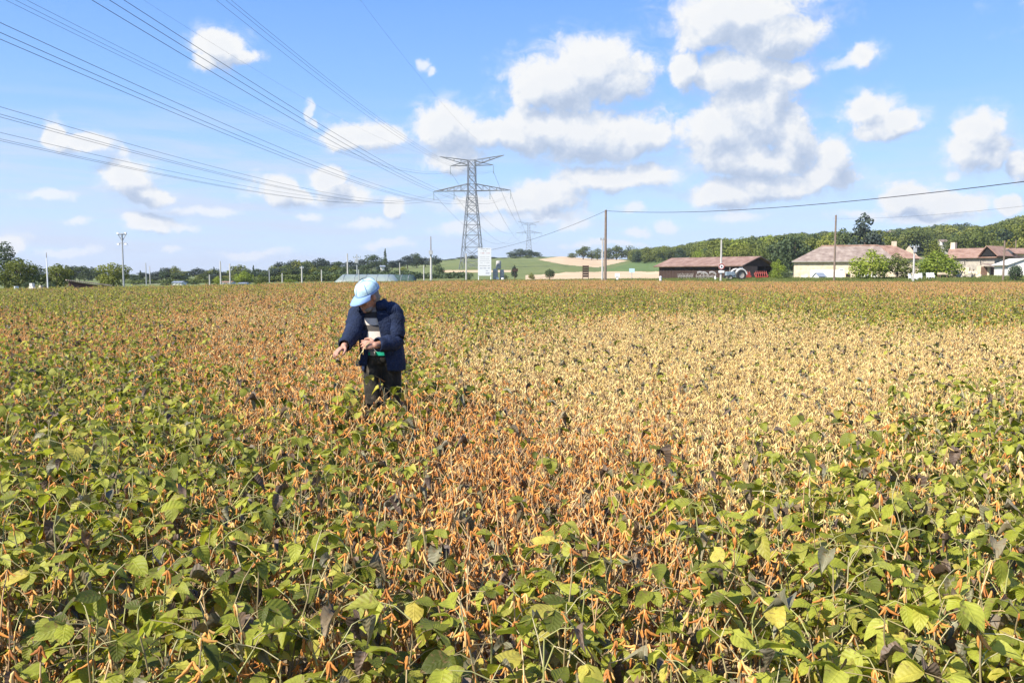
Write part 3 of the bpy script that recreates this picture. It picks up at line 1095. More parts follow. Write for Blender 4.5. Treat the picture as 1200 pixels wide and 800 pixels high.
def tree_protos():
    P = {}
    rg = random.Random(77)

    def broad(m, n=1500, wid=0.36, z0=0.16, z1=0.80, nb=15, br=(0.14, 0.22), size=0.027):
        bl = []
        for k in range(nb):
            a = k * 2.4 + rg.uniform(-0.4, 0.4)
            z = rg.uniform(z0, z1)
            ww = wid * (1 - ((z - 0.46) / 0.62) ** 2) * rg.uniform(0.45, 0.8)
            r = rg.uniform(*br)
            bl.append((math.cos(a) * ww, math.sin(a) * ww, z, r, r * rg.uniform(0.75, 1.0)))
        bl.append((0, 0, 0.52, wid * 0.62, 0.34))
        bl.append((rg.uniform(-.05, .05), 0, 0.86, 0.14, 0.13))
        return (trunk_geo(rg, bl).mesh('trunk', M['bark']), crown_geo(rg, bl, n, size).mesh('crown', M[m]))

    P['broad'] = [broad('crown') for _ in range(4)]
    P['dark'] = [broad('crown_dark') for _ in range(4)]
    P['olive'] = [broad('crown_olive') for _ in range(2)]
    P['blue'] = [broad('crown_blue', z0=0.3) for _ in range(2)]
    P['round'] = [broad('crown', n=3000, wid=0.46, z0=0.08, z1=0.76, nb=20, size=0.024) for _ in range(2)]
    P['round_olive'] = [broad('crown_olive', n=3000, wid=0.46, z0=0.08, z1=0.76, nb=20, size=0.024) for _ in range(2)]
    P['bush_light'] = [broad('crown_light', n=2600, wid=0.5, z0=0.07, z1=0.74, nb=16, br=(0.14, 0.22), size=0.024) for _ in range(2)]
    P['bush'] = [broad('crown', n=2100, wid=0.5, z0=0.07, z1=0.74, nb=14, br=(0.14, 0.22), size=0.024) for _ in range(2)]
    P['bush_dark'] = [broad('crown_dark', n=2100, wid=0.5, z0=0.07, z1=0.74, nb=14, br=(0.14, 0.22), size=0.024) for _ in range(2)]
    P['gold'] = [broad('crown_gold', n=1100, wid=0.45, z0=0.3, z1=0.74, nb=12)]
    bl = [(rg.uniform(-.02, .02), rg.uniform(-.02, .02), z, 0.10 + 0.06 * math.sin(math.pi * (z - 0.02)), 0.12) for z in np.linspace(0.14, 0.9, 12)]
    P['poplar'] = [(trunk_geo(rg, bl[:2]).mesh('trunk', M['bark']), crown_geo(rg, bl, 1700, 0.017, 0.3).mesh('crown', M['crown_dark']))]
    bl = []                                    # cedar: flat shelves, ragged top
    for z in np.linspace(0.18, 0.95, 9):
        for q in range(4 if z < 0.8 else 2):
            a = rg.uniform(0, 6.28)
            w = 0.36 * (1.12 - z) * rg.uniform(0.5, 1.1) + 0.03
            bl.append((math.cos(a) * w, math.sin(a) * w, z + rg.uniform(-.03, .03), 0.20 * (1.2 - z) + 0.03, 0.075))
    P['cedar'] = [(trunk_geo(rg, bl[::4]).mesh('trunk', M['bark']), crown_geo(rg, bl, 2200, 0.022, 0.2).mesh('crown', M['crown_blue']))]
    bl = [(0, 0, z, 0.02 + 0.16 * (1 - z), 0.07) for z in np.linspace(0.15, 0.97, 12)]
    P['fir'] = [(trunk_geo(rg, bl[:1]).mesh('trunk', M['bark']), crown_geo(rg, bl, 600, 0.024).mesh('crown', M['crown_dark']))]
    bl = [(0.0, 0.0, 0.5, 0.46, 0.42), (0.0, 0.0, 0.62, 0.42, 0.36)]
    P['ball'] = [(trunk_geo(rg, bl[:1], 0.04).mesh('trunk', M['bark']), crown_geo(rg, bl, 1500, 0.035).mesh('crown', M['crown_dark']))]
    return P


TP = tree_protos()


def tree(kind, px, ptop, d, wpx, label, name='tree', cat='tree', group=None, lift=0.0):
    """wpx: crown width in photo pixels; ptop: photo row of the top"""
    b = on(px, d)
    h = ztop(ptop, d) - b.z
    tr, cr = rnd.choice(TP[kind])
    wid = {'poplar': 0.34, 'fir': 0.34, 'cedar': 0.62, 'ball': 0.92, 'round': 0.94, 'round_olive': 0.94, 'gold': 0.98}.get(kind, 1.05 if kind.startswith('bush') else 0.80)
    s = wpx / 1000 * d / wid
    o = empty(name, b, rnd.uniform(0, 6.28))
    o.scale = (s, s, h)
    link('trunk', tr, o)
    link('crown', cr, o)
    return tag(o, label, cat, group)


LANDMARKS = [(165, 'just right of the floodlight mast'), (185, 'above the long low shed'), (205, 'left of the small pale house'), (228, 'above the small pale house'), (248, 'left of the thin pole pair'), (275, 'behind the thin pole pair'),
             (300, 'right of the thin pole pair'), (322, 'well right of the thin pole pair'), (343, 'left of the small crossarm pole'), (365, 'behind the small crossarm pole'), (400, 'above the left end of the polytunnel'),
             (430, 'straight above the cap of the man'), (460, 'over the polytunnel right end'), (500, 'left of the dark spiked pole'), (525, 'right of the dark spiked pole'), (548, 'left of the steel pylon'), (572, 'behind the steel pylon'),
             (600, 'right of the signboard'), (616, 'left under the far pylon'), (640, 'right under the far pylon'), (680, 'left of the tall brown pole'), (705, 'hard left of the tall brown pole'), (720, 'hard right of the tall brown pole'), (745, 'well right of the tall brown pole'),
             (900, 'over the barn gable end'), (920, 'over the yellow-green bush'), (940, 'over the left end of the roof'), (958, 'over the left of the roof'), (976, 'left of the pole before the roof'), (992, 'right of the pole before the roof'), (1010, 'beside the cedar'), (1040, 'right of the cedar'),
             (1062, 'left of the concrete pole'), (1084, 'right of the concrete pole'), (1106, 'over the lime green tree'), (1128, 'over the left of the grey house'), (1150, 'over the ridge of the grey house'), (1400, 'over the gable of the grey house')]


def lm(px):
    return next(t for x, t in LANDMARKS if px < x)


TONE = {'dark': 'dark green', 'broad': 'mid green', 'blue': 'blue-grey green', 'olive': 'olive', 'bush': 'green', 'bush_light': 'bright green', 'bush_dark': 'dark green', 'fir': 'dark'}


def trees():
    # left edge
    tree('poplar', 9, 284, 120, 24, 'tall narrow dark poplar at the far left edge of the field', 'poplar_tree')
    tree('round_olive', 22, 301, 105, 46, 'rounded green tree at the far left in front of the tall poplar', 'round_tree')
    tree('dark', 42, 309, 190, 28, 'dark tree behind and right of the leftmost round tree')
    tree('round_olive', 68, 308, 108, 40, 'olive green round tree beside the thin white pole at left', 'round_tree')
    tree('round_olive', 134, 307, 120, 42, 'yellow-olive round tree behind the tall floodlight mast', 'round_tree')
    tree('bush_dark', 36, 328, 100, 20, 'dark low bush at the foot of the leftmost round tree', 'bush', 'bush')
    tree('bush_dark', 126, 334, 102, 16, 'dark low bush between brown barn and floodlight mast', 'bush', 'bush')
    tree('bush_dark', 60, 330, 100, 18, 'dark low bush at the foot of the thin white pole', 'bush', 'bush')
    for k, px in enumerate(range(80, 122, 5)):
        tree('dark', px + rnd.uniform(-1, 1), rnd.uniform(309, 313) + (px - 80) * 0.08, 230, 14, '%s tree from the left in the dark wood behind the brown barn' % ['first', 'second', 'third', 'fourth', 'fifth', 'sixth', 'seventh', 'eighth', 'ninth'][k], group='wood behind the brown barn')
    # treeline behind the left half
    g = 'dark treeline behind the left half of the field'
    lab = 'tree in the dark distant treeline behind the left half of the field'
    x = 152
    while x < 398:
        sky = np.interp(x, [150, 165, 185, 200, 220, 240, 262, 285, 310, 330, 350, 400], [322, 321, 318, 311, 318, 314, 318, 310, 313, 308, 304, 303])
        for row in range(2):
            d = 300 if row == 0 else 230
            k = rnd.choice(['dark', 'dark', 'broad', 'blue', 'olive'])
            tree(k, x + rnd.uniform(-3, 3), sky + rnd.uniform(-2.5, 4) + row * 6, d, rnd.uniform(14, 24), '%s tree, %s row of the left treeline, %s' % (TONE[k], ['rear', 'front'][row], lm(x)), group=g)
        x += rnd.uniform(7, 10)
    for px, pt in ((166, 317), (190, 314), (252, 313), (298, 311)):
        tree('fir', px, pt, 240, 7, 'dark pointed conifer in the distant treeline, %s' % lm(px), 'conifer_tree', group='pointed conifers in the left treeline')
    g = 'low bright bushes in front of the left treeline'
    for px, pt, w in ((176, 329, 22), (228, 330, 18), (246, 326, 13), (256, 323, 12), (287, 317, 24), (306, 321, 20), (320, 324, 18), (217, 327, 16), (340, 327, 20), (365, 327, 22), (160, 331, 20), (196, 330, 20), (270, 326, 14)):
        k = rnd.choice(['bush', 'bush', 'bush_light']) if px > 240 else 'bush_dark'
        tree(k, px, pt, 150 + rnd.uniform(-15, 30), w, '%s low bush before the left treeline, %s' % (TONE[k], lm(px)), 'bush', 'bush', g)
    # dark trees on the slope in the middle
    g = 'dark trees on the middle slope above the polytunnel'
    lab = 'dark tree on the slope above the pale green polytunnel'
    for px, pt, w, d in ((330, 306, 18, 330), (346, 304, 20, 340), (362, 306, 18, 330), (378, 303, 20, 350), (396, 306, 18, 330), (412, 305, 20, 330), (424, 303, 18, 330), (436, 298, 22, 340), (446, 301, 20, 340), (460, 305, 18, 340),
                         (468, 304, 20, 350), (478, 299, 22, 360), (489, 296, 20, 370), (499, 301, 18, 370), (511, 299, 18, 390), (384, 311, 20, 270), (405, 311, 22, 260), (428, 310, 22, 260), (448, 311, 20, 260), (340, 312, 20, 260), (360, 313, 20, 250)):
        k = rnd.choice(['dark', 'dark', 'blue'])
        tree(k, px, pt, d, w, '%s tree, %s row on middle slope, %s' % (TONE[k], 'upper' if d > 300 else 'lower', lm(px)), group=g)
    tree('fir', 452, 292, 320, 9, 'tall pointed conifer above the dark trees behind the man', 'conifer_tree')
    tree('dark', 515, 308, 210, 16, 'single dark tree on the slope right of the tallest lattice-topped pole')
    tree('olive', 472, 312, 210, 12, 'small olive tree at the end of the polytunnel')
    g = 'small trees along the middle skyline'
    for px, pt, w in ((530, 303, 14), (541, 301, 16), (553, 299, 18), (566, 300, 18), (578, 301, 14), (590, 302, 14), (522, 304, 14)):
        tree('dark', px, pt, 520, w, 'small dark tree on the middle skyline, %s' % lm(px), group=g)
    # clump under the far pylon
    for px, pt, w in ((600, 294, 16), (610, 291, 20), (621, 292, 18), (629, 295, 14)):
        tree('dark', px, pt, 560, w, 'dark tree in the rounded clump, %s' % lm(px), group='clump under the far pylon')
    for px, pt, w in ((604, 300, 16), (618, 299, 18), (634, 300, 12)):
        tree('bush', px, pt, 520, w, 'grey-green bush at the foot of the rounded clump, %s' % lm(px), 'bush', 'bush', 'bushes under the far clump')
    # trees left of the wooded hill
    g = 'dark trees between the tan field and the wooded hill'
    for px, pt, w, d in ((670, 296, 14, 520), (683, 288, 20, 500), (693, 293, 14, 500), (700, 290, 12, 520), (712, 290, 16, 520), (722, 287, 18, 520), (735, 287, 18, 520)):
        tree(rnd.choice(['dark', 'broad']), px, pt, d, w, 'dark tree above the tan stubble field, %s' % lm(px), group=g)
    tree('ball', 644, 315, 170, 12, 'small dark ball-shaped bush in front of the tan field', 'round_bush', 'bush')
    tree('bush', 623, 319, 175, 10, 'small olive bush between the grey drums and the ball-shaped bush', 'bush', 'bush')
    tree('bush_dark', 592, 321, 160, 9, 'small dark bush just right of the grey drums', 'bush', 'bush')
    tree('blue', 603, 310, 165, 8, 'small thin dark tree right of the grey drums', 'small_tree')
    tree('bush_dark', 548, 322, 165, 10, 'dark bush at the left foot of the white signboard', 'bush', 'bush')
    # behind the barn and the long farmhouse
    tree('bush_light', 910, 303, 128, 22, 'bright yellow-green bush between the brown barn and the stone farmhouse', 'bush', 'bush')
    tree('bush_dark', 921, 316, 131, 14, 'small dark bush against the left corner of the stone farmhouse', 'bush', 'bush')
    g = 'big dark trees behind the stone farmhouse'
    for px, pt, w, k in ((912, 275, 40, 'dark'), (930, 273, 44, 'dark'), (948, 277, 36, 'broad'), (966, 274, 30, 'olive'), (985, 266, 36, 'dark'), (998, 277, 26, 'dark'), (1024, 274, 26, 'blue'), (890, 288, 26, 'broad'), (906, 294, 26, 'dark')):
        tree(k, px, pt, 190 + rnd.uniform(-10, 15), w, 'big %s tree behind the stone farmhouse, %s' % (TONE[k], lm(px)), group=g)
    tree('cedar', 1011, 252, 176, 42, 'tall ragged blue-grey cedar behind the stone farmhouse', 'cedar_tree')
    tree('bush_light', 1018, 291, 128, 52, 'large bright green bush in front of the stone farmhouse', 'bush', 'bush')
    tree('bush', 1050, 296, 130, 46, 'darker green bush in front of the right end of the farmhouse', 'bush', 'bush')
    tree('bush_light', 1096, 293, 132, 58, 'wide lime green tree left of the grey stone house', 'bush', 'bush')
    tree('olive', 1093, 280, 175, 26, 'olive tree rising behind the wide lime green tree')
    tree('gold', 1179, 281, 186, 42, 'golden yellow tree above the red roof at far right', 'golden_tree')
    tree('broad', 1160, 276, 215, 24, 'green tree behind the gable of the grey stone house')
    tree('bush_dark', 1183, 300, 165, 34, 'dark green hedge-like bush under the red roof at far right', 'bush', 'bush')
    tree('ball', 1188, 310, 124, 15, 'neatly clipped round bush in front of the white shed', 'clipped_bush', 'bush')
    tree('broad', 1053, 274, 330, 18, 'bright green umbrella shaped tree on the hamlet hill', 'umbrella_tree')
    g = 'dark trees on the right skyline'
    for px in range(1040, 1170, 11):
        sky = np.interp(px, [1040, 1065, 1100, 1112, 1150, 1170], [268, 265, 263, 259, 264, 262])
        tree('dark', px, sky + rnd.uniform(-1, 2.5), 560, 20, 'dark tree on the right skyline, %s' % lm(px), group=g)
    # wood on the hill, one mass
    protos = []
    rg = random.Random(9)
    for k in ('broad', 'olive', 'dark', 'round', 'bush_light'):
        for tr, cr in TP[k][:2]:
            protos.append(cr)
    pos, idx, rot, scl = [], [], [], []
    for _ in range(2600):
        px = rg.uniform(742, 1330)
        d = rg.uniform(235, 660)
        if px < 815 and d < 400:
            continue
        if 1040 < px < 1120 and d < 330:
            continue
        if d < 330 and rg.random() < 0.4:
            continue
        p = on(px, d)
        py = 400 - 1000 * (SP + (p.z - CAMZ) / d * CP) / (CP - (p.z - CAMZ) / d * SP)
        if 845 < px < 905 and 287 < py < 299 and rg.random() < 0.85:
            continue
        top = np.interp(px, [742, 800, 830, 860, 900, 940, 1045, 1065, 1100, 1150, 1170, 1185, 1330], [291, 286, 280, 277, 275, 272, 268, 266, 262, 265, 259, 252, 251]) + rg.uniform(-1.0, 5.0)
        hmax = ztop(top, d) - p.z
        if hmax < 2.2:
            continue
        pos.append(p)
        idx.append(rg.choice([0, 1, 0, 1, 2, 3, 2, 3, 4, 5, 6, 7, 8]))
        rot.append((0, 0, rg.uniform(0, 6.28)))
        h = rg.uniform(4.0, 10.5) if rg.random() < 0.8 else rg.uniform(9, 14)
        h = min(h, hmax)
        w = max(h, 4.5) * rg.uniform(0.9, 1.4)
        scl.append((w, w, h))
    scatter('hillside_wood', pos, idx, rot, scl, protos, 'mixed green wood covering the hill at right')
    # hedge in the middle
    hb = MB()
    rg = random.Random(31)
    bl = []
    x = 372.0
    while x < 548:
        d = 190 + rg.uniform(-4, 4)
        p = on(x, d)
        h = ztop(np.interp(x, [372, 400, 470, 500, 548], [319, 318, 317, 320, 319]) + rg.uniform(-1, 1.5), d) - p.z
        bl.append((p.x, p.y, p.z + h * 0.5, 1.5, h * 0.55))
        x += 5
    tag(crown_geo(rg, bl, 5200, 0.22).build('hedge', M['crown_dark']), 'long dark green hedge behind the polytunnel and pylon foot', 'hedge')
    bl = []
    x = 150.0
    while x < 400:
        p = on(x, 175)
        h = ztop(np.interp(x, [150, 250, 330, 400], [330, 328, 322, 320]) + rg.uniform(-1, 1.5), 175) - p.z
        bl.append((p.x, p.y, p.z + h * 0.45, 1.4, max(0.5, h * 0.55)))
        x += 5
    tag(crown_geo(rg, bl, 5200, 0.2).build('hedge', M['crown']), 'long green hedge along the far left field edge below the treeline', 'hedge')


trees()


# ------------------------------------------------------------------ pylons and conductors
D1, TH1 = 307.08, -0.162
P0 = Vector((-33.92, -162.12, 0))
TH0, SAG, SAGG, DZ = 0.71, 14.69, 12.76, -8.9
C1 = Vector(((553.5 - 600) / 1000 * D1, D1, 0))


def pylon(c, sc, th, name, label, zb):
    """sc metres per photo pixel; heights measured on the photo above the eye line (row 322)"""
    root = empty(name, (c.x, c.y, zb), th)
    zz = lambda py: CAMZ + (322 - py) * sc - zb + (c.z if c.z else 0)
    k = sc / math.cos(TH1)
    hw = lambda py: np.interp(py, [185, 190, 217, 225, 290, 327], [4.0, 4.0, 4.4, 4.6, 10.0, 13.2]) * k
    mw = 0.22 if sc < 0.31 else 0.17
    corners = [(-1, -1), (1, -1), (1, 1), (-1, 1)]
    lev = [331, 306, 290, 276, 264, 252, 242, 233, 225, 217, 208, 199, 190]

    def cpt(py, q):
        return Vector((q[0] * hw(py), q[1] * hw(py) * 0.9, max(-0.5, zz(py))))
    for q in corners:
        MB().tube([cpt(p, q) for p in lev], [mw * 0.62] * 8 + [mw * 0.5] * 5, 4).build('leg', M['steel'], root)
    for a, b in zip(lev[:-1], lev[1:]):
        m = MB()
        for i in range(4):
            q, r = corners[i], corners[(i + 1) % 4]
            m.bar(cpt(a, q), cpt(b, r), mw * 0.55)
            m.bar(cpt(a, r), cpt(b, q), mw * 0.55)
            m.bar(cpt(b, q), cpt(b, r), mw * 0.5)
        m.build('lattice_panel', M['steel'], root)
    for s in (-1, 1):
        m = MB()                                       # lower arm: flat bottom, sloping top
        tip = Vector((s * 45 * k, 0, zz(225)))
        for y in (-1, 1):
            a0, b0 = Vector((s * 4.6 * k, y * 4.0 * k, zz(225))), Vector((s * 4.4 * k, y * 4.0 * k, zz(217)))
            m.bar(a0, tip, mw * 0.8)
            m.bar(b0, tip, mw * 0.8)
            for t in (0.2, 0.4, 0.6, 0.8):
                m.bar(a0.lerp(tip, t), b0.lerp(tip, t), mw * 0.5)
                m.bar(a0.lerp(tip, t), b0.lerp(tip, t - 0.2), mw * 0.5)
        m.build('lower_arm', M['steel'], root)
        m = MB()                                       # middle arm carrying the upper phases
        tip = Vector((s * 25 * k, 0, zz(196)))
        for y in (-1, 1):
            m.bar(Vector((s * 4 * k, y * 3.6 * k, zz(196))), tip, mw * 0.7)
            m.bar(Vector((s * 4 * k, y * 3.6 * k, zz(191))), tip, mw * 0.6)
        m.build('upper_arm', M['steel'], root)
        m = MB()                                       # raised horn with the earth wire
        tip = Vector((s * 37.5 * k, 0, zz(185)))
        for y in (-1, 1):
            a0, b0 = Vector((s * 4 * k, y * 3.6 * k, zz(195.5))), Vector((s * 4 * k, y * 3.6 * k, zz(190)))
            m.bar(a0, tip, mw * 0.75)
            m.bar(b0, tip, mw * 0.65)
            for t in (0.25, 0.5, 0.75):
                m.bar(a0.lerp(tip, t), b0.lerp(tip, t), mw * 0.45)
        m.build('earth_wire_horn', M['steel'], root)
        for off, p0, p1 in ((45, 225, 235), (21, 225, 235), (25, 196, 206)):
            m = MB()
            a, b = Vector((s * off * k, 0, zz(p0))), Vector((s * off * k, 0, zz(p1)))
            m.tube([a, b], 0.07, 6)
            for t in np.linspace(0.12, 0.95, 9):
                c0 = a.lerp(b, t)
                m.lathe([(0.06, 0.05), (0.19, 0.0), (0.19, -0.06), (0.06, -0.07)], c0, 8)
            m.build('insulator_string', M['glass_ins'], root)
    return tag(root, label, 'pylon')


def conductors():
    sc = D1 / 1000
    zl, zu, zt = CAMZ + (322 - 228) * sc, CAMZ + (322 - 203) * sc, CAMZ + (322 - 185) * sc
    k1 = Vector((math.cos(TH1), math.sin(TH1), 0)) / math.cos(TH1)
    k0 = Vector((math.cos(TH0), math.sin(TH0), 0)) / math.cos(TH1)

    def curve(a, b, s, n=90):
        return [a.lerp(b, t) - Vector((0, 0, 4 * s * t * (1 - t))) for t in np.linspace(0, 1, n)]
    bundles = [(-45, zl, 'lowest bundle of three overhead conductors, nearly grazing the left treeline sky'),
               (-21, zl, 'second lowest bundle of three overhead conductors at the left edge'),
               (21, zl, 'dark bundle of three overhead conductors leaving the left edge just below the top corner'),
               (-25, zu, 'thin bundle of three overhead conductors leaving the top edge nearest the left corner'),
               (45, zl, 'darkest bundle of three overhead conductors crossing the small cloud at upper left'),
               (25, zu, 'bundle of three overhead conductors running highest to the pylon top')]
    for off, z, lab in bundles:
        a = C1 + k1 * off * sc + Vector((0, 0, z))
        b = P0 + k0 * off * sc + Vector((0, 0, z + DZ))
        root = empty('conductor_bundle', a)
        tag(root, lab, 'power line', 'conductor bundles from the steel pylon')
        side = Vector(((b - a).y, -(b - a).x, 0)).normalized()
        for dx, dz in ((-0.3, 0.0), (0.3, 0.0), (0.0, 0.52)):
            pts = [p - a + side * dx + Vector((0, 0, dz)) for p in curve(a, b, SAG)]
            MB().tube(pts, 0.013, 4).build('conductor', M['wire'], root)
    for off, lab in ((-37, 'faint single earth wire running over the small cloud at upper left'), (37, 'faint single earth wire dropping from the top edge to the right horn of the pylon')):
        a = C1 + k1 * off * sc + Vector((0, 0, zt))
        b = P0 + k0 * off * sc + Vector((0, 0, zt + DZ))
        o = MB().tube(curve(a, b, SAGG), 0.0095, 4).build('earth_wire', M['wire'])
        tag(o, lab, 'wire')
    # towards the far pylon
    c2 = Vector((0.0195 * 930, 930, GZ(18, 930)))
    for off, z, z2 in ((-45, zl, 33), (-21, zl, 33), (21, zl, 33), (45, zl, 33), (-25, zu, 41), (25, zu, 41)):
        a = C1 + k1 * off * sc + Vector((0, 0, z))
        b = Vector((c2.x + off * 0.31, c2.y, c2.z + z2))
        o = MB().tube(curve(a, b, 15, 40), 0.05, 4).build('power_line', M['wire'])
        tag(o, 'faint power line sagging from the steel pylon towards the small far pylon', 'power line', 'power lines between the two pylons')


pylon(C1, D1 / 1000, TH1, 'electricity_pylon', 'large steel lattice electricity pylon with wide arms in the centre of the skyline', GZ(C1.x, C1.y))
c2x, c2y = 0.0195 * 930, 930.0
b2 = GZ(c2x, c2y)
pylon(Vector((c2x, c2y, b2)), 0.312, 0.05, 'electricity_pylon', 'small far electricity pylon rising behind the dark clump of trees', b2)
conductors()


# ------------------------------------------------------------------ poles
def pole(px, ptop, d, wpx, m, label, name='utility_pole', arms=None, taper=0.7, cat='pole', group=None):
    b = on(px, d)
    h = ztop(ptop, d) - b.z
    root = empty(name, b)
    r = wpx / 2000 * d
    MB().tube([(0, 0, -0.3), (0, 0, h * 0.5), (0, 0, h)], [r, r * (1 + taper) / 2, r * taper], 8).build('shaft', M[m], root)
    for kind, py, half in (arms or []):
        z = ztop(py, d) - b.z
        if kind == 'arm':
            MB().box((0, 0, z), (half / 500 * d, 0.12, 0.12)).build('crossarm', M['pole_grey'], root)
            for s in (-1, -0.4, 0.4, 1):
                MB().lathe([(0.0, 0), (0.07, 0.02), (0.05, 0.12), (0.07, 0.16), (0.0, 0.24)], (s * half / 1000 * d * 0.9, 0, z + 0.06), 8).build('insulator', M['glass_ins'], root)
        elif kind == 'box':
            MB().box((0, -0.25, z), (half / 500 * d, 0.35, 0.6)).build('transformer_box', M['pole_grey'], root)
        elif kind == 'spike':
            zt = ztop(half, d) - b.z
            MB().tube([(0, 0, z), (0, 0, zt)], [r * 0.45, r * 0.3], 6).build('mast_tip', M['pole_wood'], root)
    return tag(root, label, cat, group)


def poles():
    pole(57, 302, 84, 1.7, 'white', 'thin pale pole standing in front of the two leftmost round trees', arms=[('spike', 303, 296)])
    o = pole(146, 274, 95, 2.2, 'pole_grey', 'tall grey floodlight mast with a lamp ring at left', 'floodlight_mast', cat='floodlight mast')
    d = 95
    b = on(146, d)
    z1, z2 = ztop(285, d) - b.z, ztop(275, d) - b.z
    MB().lathe([(0.42, 0.0), (0.50, 0.05), (0.42, 0.12), (0.36, 0.05), (0.42, 0.0)], (0, 0, z2), 14).build('lamp_ring', M['pole_grey'], o)
    for a in range(4):
        an = a * math.pi / 2 + 0.4
        MB().tube([(0, 0, z2 - 0.7), (0.42 * math.cos(an), 0.42 * math.sin(an), z2 + 0.05)], 0.04, 5).build('brace', M['pole_grey'], o)
    MB().box((0, 0, z1), (0.9, 0.08, 0.08)).build('lamp_arm', M['pole_grey'], o)
    for s in (-1, 1):
        MB().box((s * 0.42, -0.05, z1 - 0.1), (0.24, 0.2, 0.16)).build('floodlight', M['white'], o)
        MB().box((s * 0.42, -0.05, z2 + 0.15), (0.22, 0.2, 0.16)).build('floodlight', M['white'], o)
    pole(172.5, 308, 150, 1.4, 'pole_grey', 'grey pole a little right of the floodlight mast')
    pole(177, 312, 160, 1.2, 'pole_pale', 'short thin pole second to the right of the floodlight mast')
    pole(246.5, 322, 140, 1.8, 'pole_pale', 'short pale pole left of the pair of tall thin poles')
    pole(259.5, 306, 135, 2.0, 'pole_pale', 'left one of two tall thin poles above the white houses at left')
    pole(270.5, 309, 140, 2.0, 'pole_pale', 'right one of two tall thin poles above the white houses at left')
    pole(316.5, 316, 170, 1.3, 'pole_grey', 'thin grey pole against the light bushes left of the man')
    pole(331.5, 320, 160, 1.6, 'pole_pale', 'short pale pole left of the pole with a small crossarm')
    pole(354.5, 312, 150, 2.0, 'pole_pale', 'pale pole with a small crossarm against the treeline left of the man', arms=[('arm', 314, 2.2)])
    pole(377.5, 316, 160, 1.6, 'pole_pale', 'short pale pole nearest the left end of the polytunnel')
    pole(408, 297, 140, 2.0, 'pole_pale', 'pale pole just left of the cap of the man')
    pole(419, 298, 142, 1.4, 'pole_grey', 'grey pole with wide crossarm just above the cap of the man', arms=[('arm', 302, 4.5), ('box', 306, 2)])
    pole(421, 316, 125, 1.4, 'pole_grey', 'short street lamp like post beside the cap of the man')
    pole(469, 308, 180, 1.2, 'pole_pale', 'thin pale pole at the right end of the polytunnel')
    pole(497, 311, 160, 1.6, 'pole_pale', 'short pole left of the pole with a dark spike')
    pole(505.5, 297, 130, 3.0, 'pole_pale', 'stout pale pole topped with a thin dark spike left of the pylon', arms=[('spike', 298, 277), ('box', 296, 2.2)])
    pole(546.5, 297, 150, 2.0, 'pole_pale', 'pale pole in front of the foot of the steel pylon')
    pole(709, 246, 113, 3.4, 'pole_wood', 'tall brown wooden pole at the centre right with a cable at its top', taper=0.75)
    pole(705.5, 281, 116, 2.6, 'pole_pale', 'shorter pale pole close beside the tall brown wooden pole', arms=[('arm', 281, 2.5)])
    pole(976.5, 252, 122, 2.6, 'pole_wood', 'tall brown wooden pole in front of the stone farmhouse', taper=0.8)
    pole(1069, 288, 122, 2.6, 'pole_pale', 'pale concrete pole with crossarms between the two farmhouses', arms=[('arm', 289, 5.5), ('box', 293, 1.5)])
    pole(1174, 282, 124, 2.4, 'pole_wood', 'brown pole at far right in front of the golden tree')
    pole(1187, 281, 175, 1.6, 'pole_wood', 'second thin pole at far right sticking out of the golden tree')
    # road pole with signs
    o = pole(844, 281, 120, 2.6, 'pole_pale', 'pale pole carrying a round red ringed road sign before the barn', 'sign_pole')
    b = on(844, 120)
    zc = ztop(312.3, 120) - b.z
    X90 = Matrix.Rotation(math.pi / 2, 3, 'X')
    MB().lathe([(0.0, 0.0), (0.43, 0.0), (0.43, -0.03), (0, -0.03)], (0, -0.26, zc), 24, X90).build('sign_disc', M['white'], o)
    MB().lathe([(0.30, 0.0), (0.42, 0.0), (0.42, -0.02), (0.30, -0.02)], (0, -0.29, zc), 24, X90).build('sign_ring', M['red'], o)
    MB().lathe([(0.0, 0.0), (0.12, 0.0), (0.12, -0.02), (0.0, -0.02)], (0.02, -0.29, zc - 0.02), 12, X90).build('sign_symbol', M['dark'], o)
    MB().box((0, -0.27, ztop(318.3, 120) - b.z), (0.80, 0.03, 0.30)).build('sign_plate', M['white'], o)


poles()


def cable(pts, r, label, name='overhead_cable'):
    out = []
    for (a, b, s) in pts:
        for t in np.linspace(0, 1, 24):
            out.append(a.lerp(b, t) - Vector((0, 0, 4 * s * t * (1 - t))))
    tag(MB().tube(out, r, 5).build(name, M['cable']), label, 'cable')


cable([(PX(709, 247, 113), PX(1560, 163, 34), 1.15)], 0.027, 'dark sagging cable from the tall brown pole to the right edge')
cable([(PX(976, 256, 122), PX(1540, 196, 40), 0.7)], 0.009, 'thin lower cable above the roofs at right')
cable([(PX(546.5, 297, 150), PX(709, 247.5, 113), 0.9)], 0.024, 'thin cable climbing from the pylon foot to the tall brown pole')


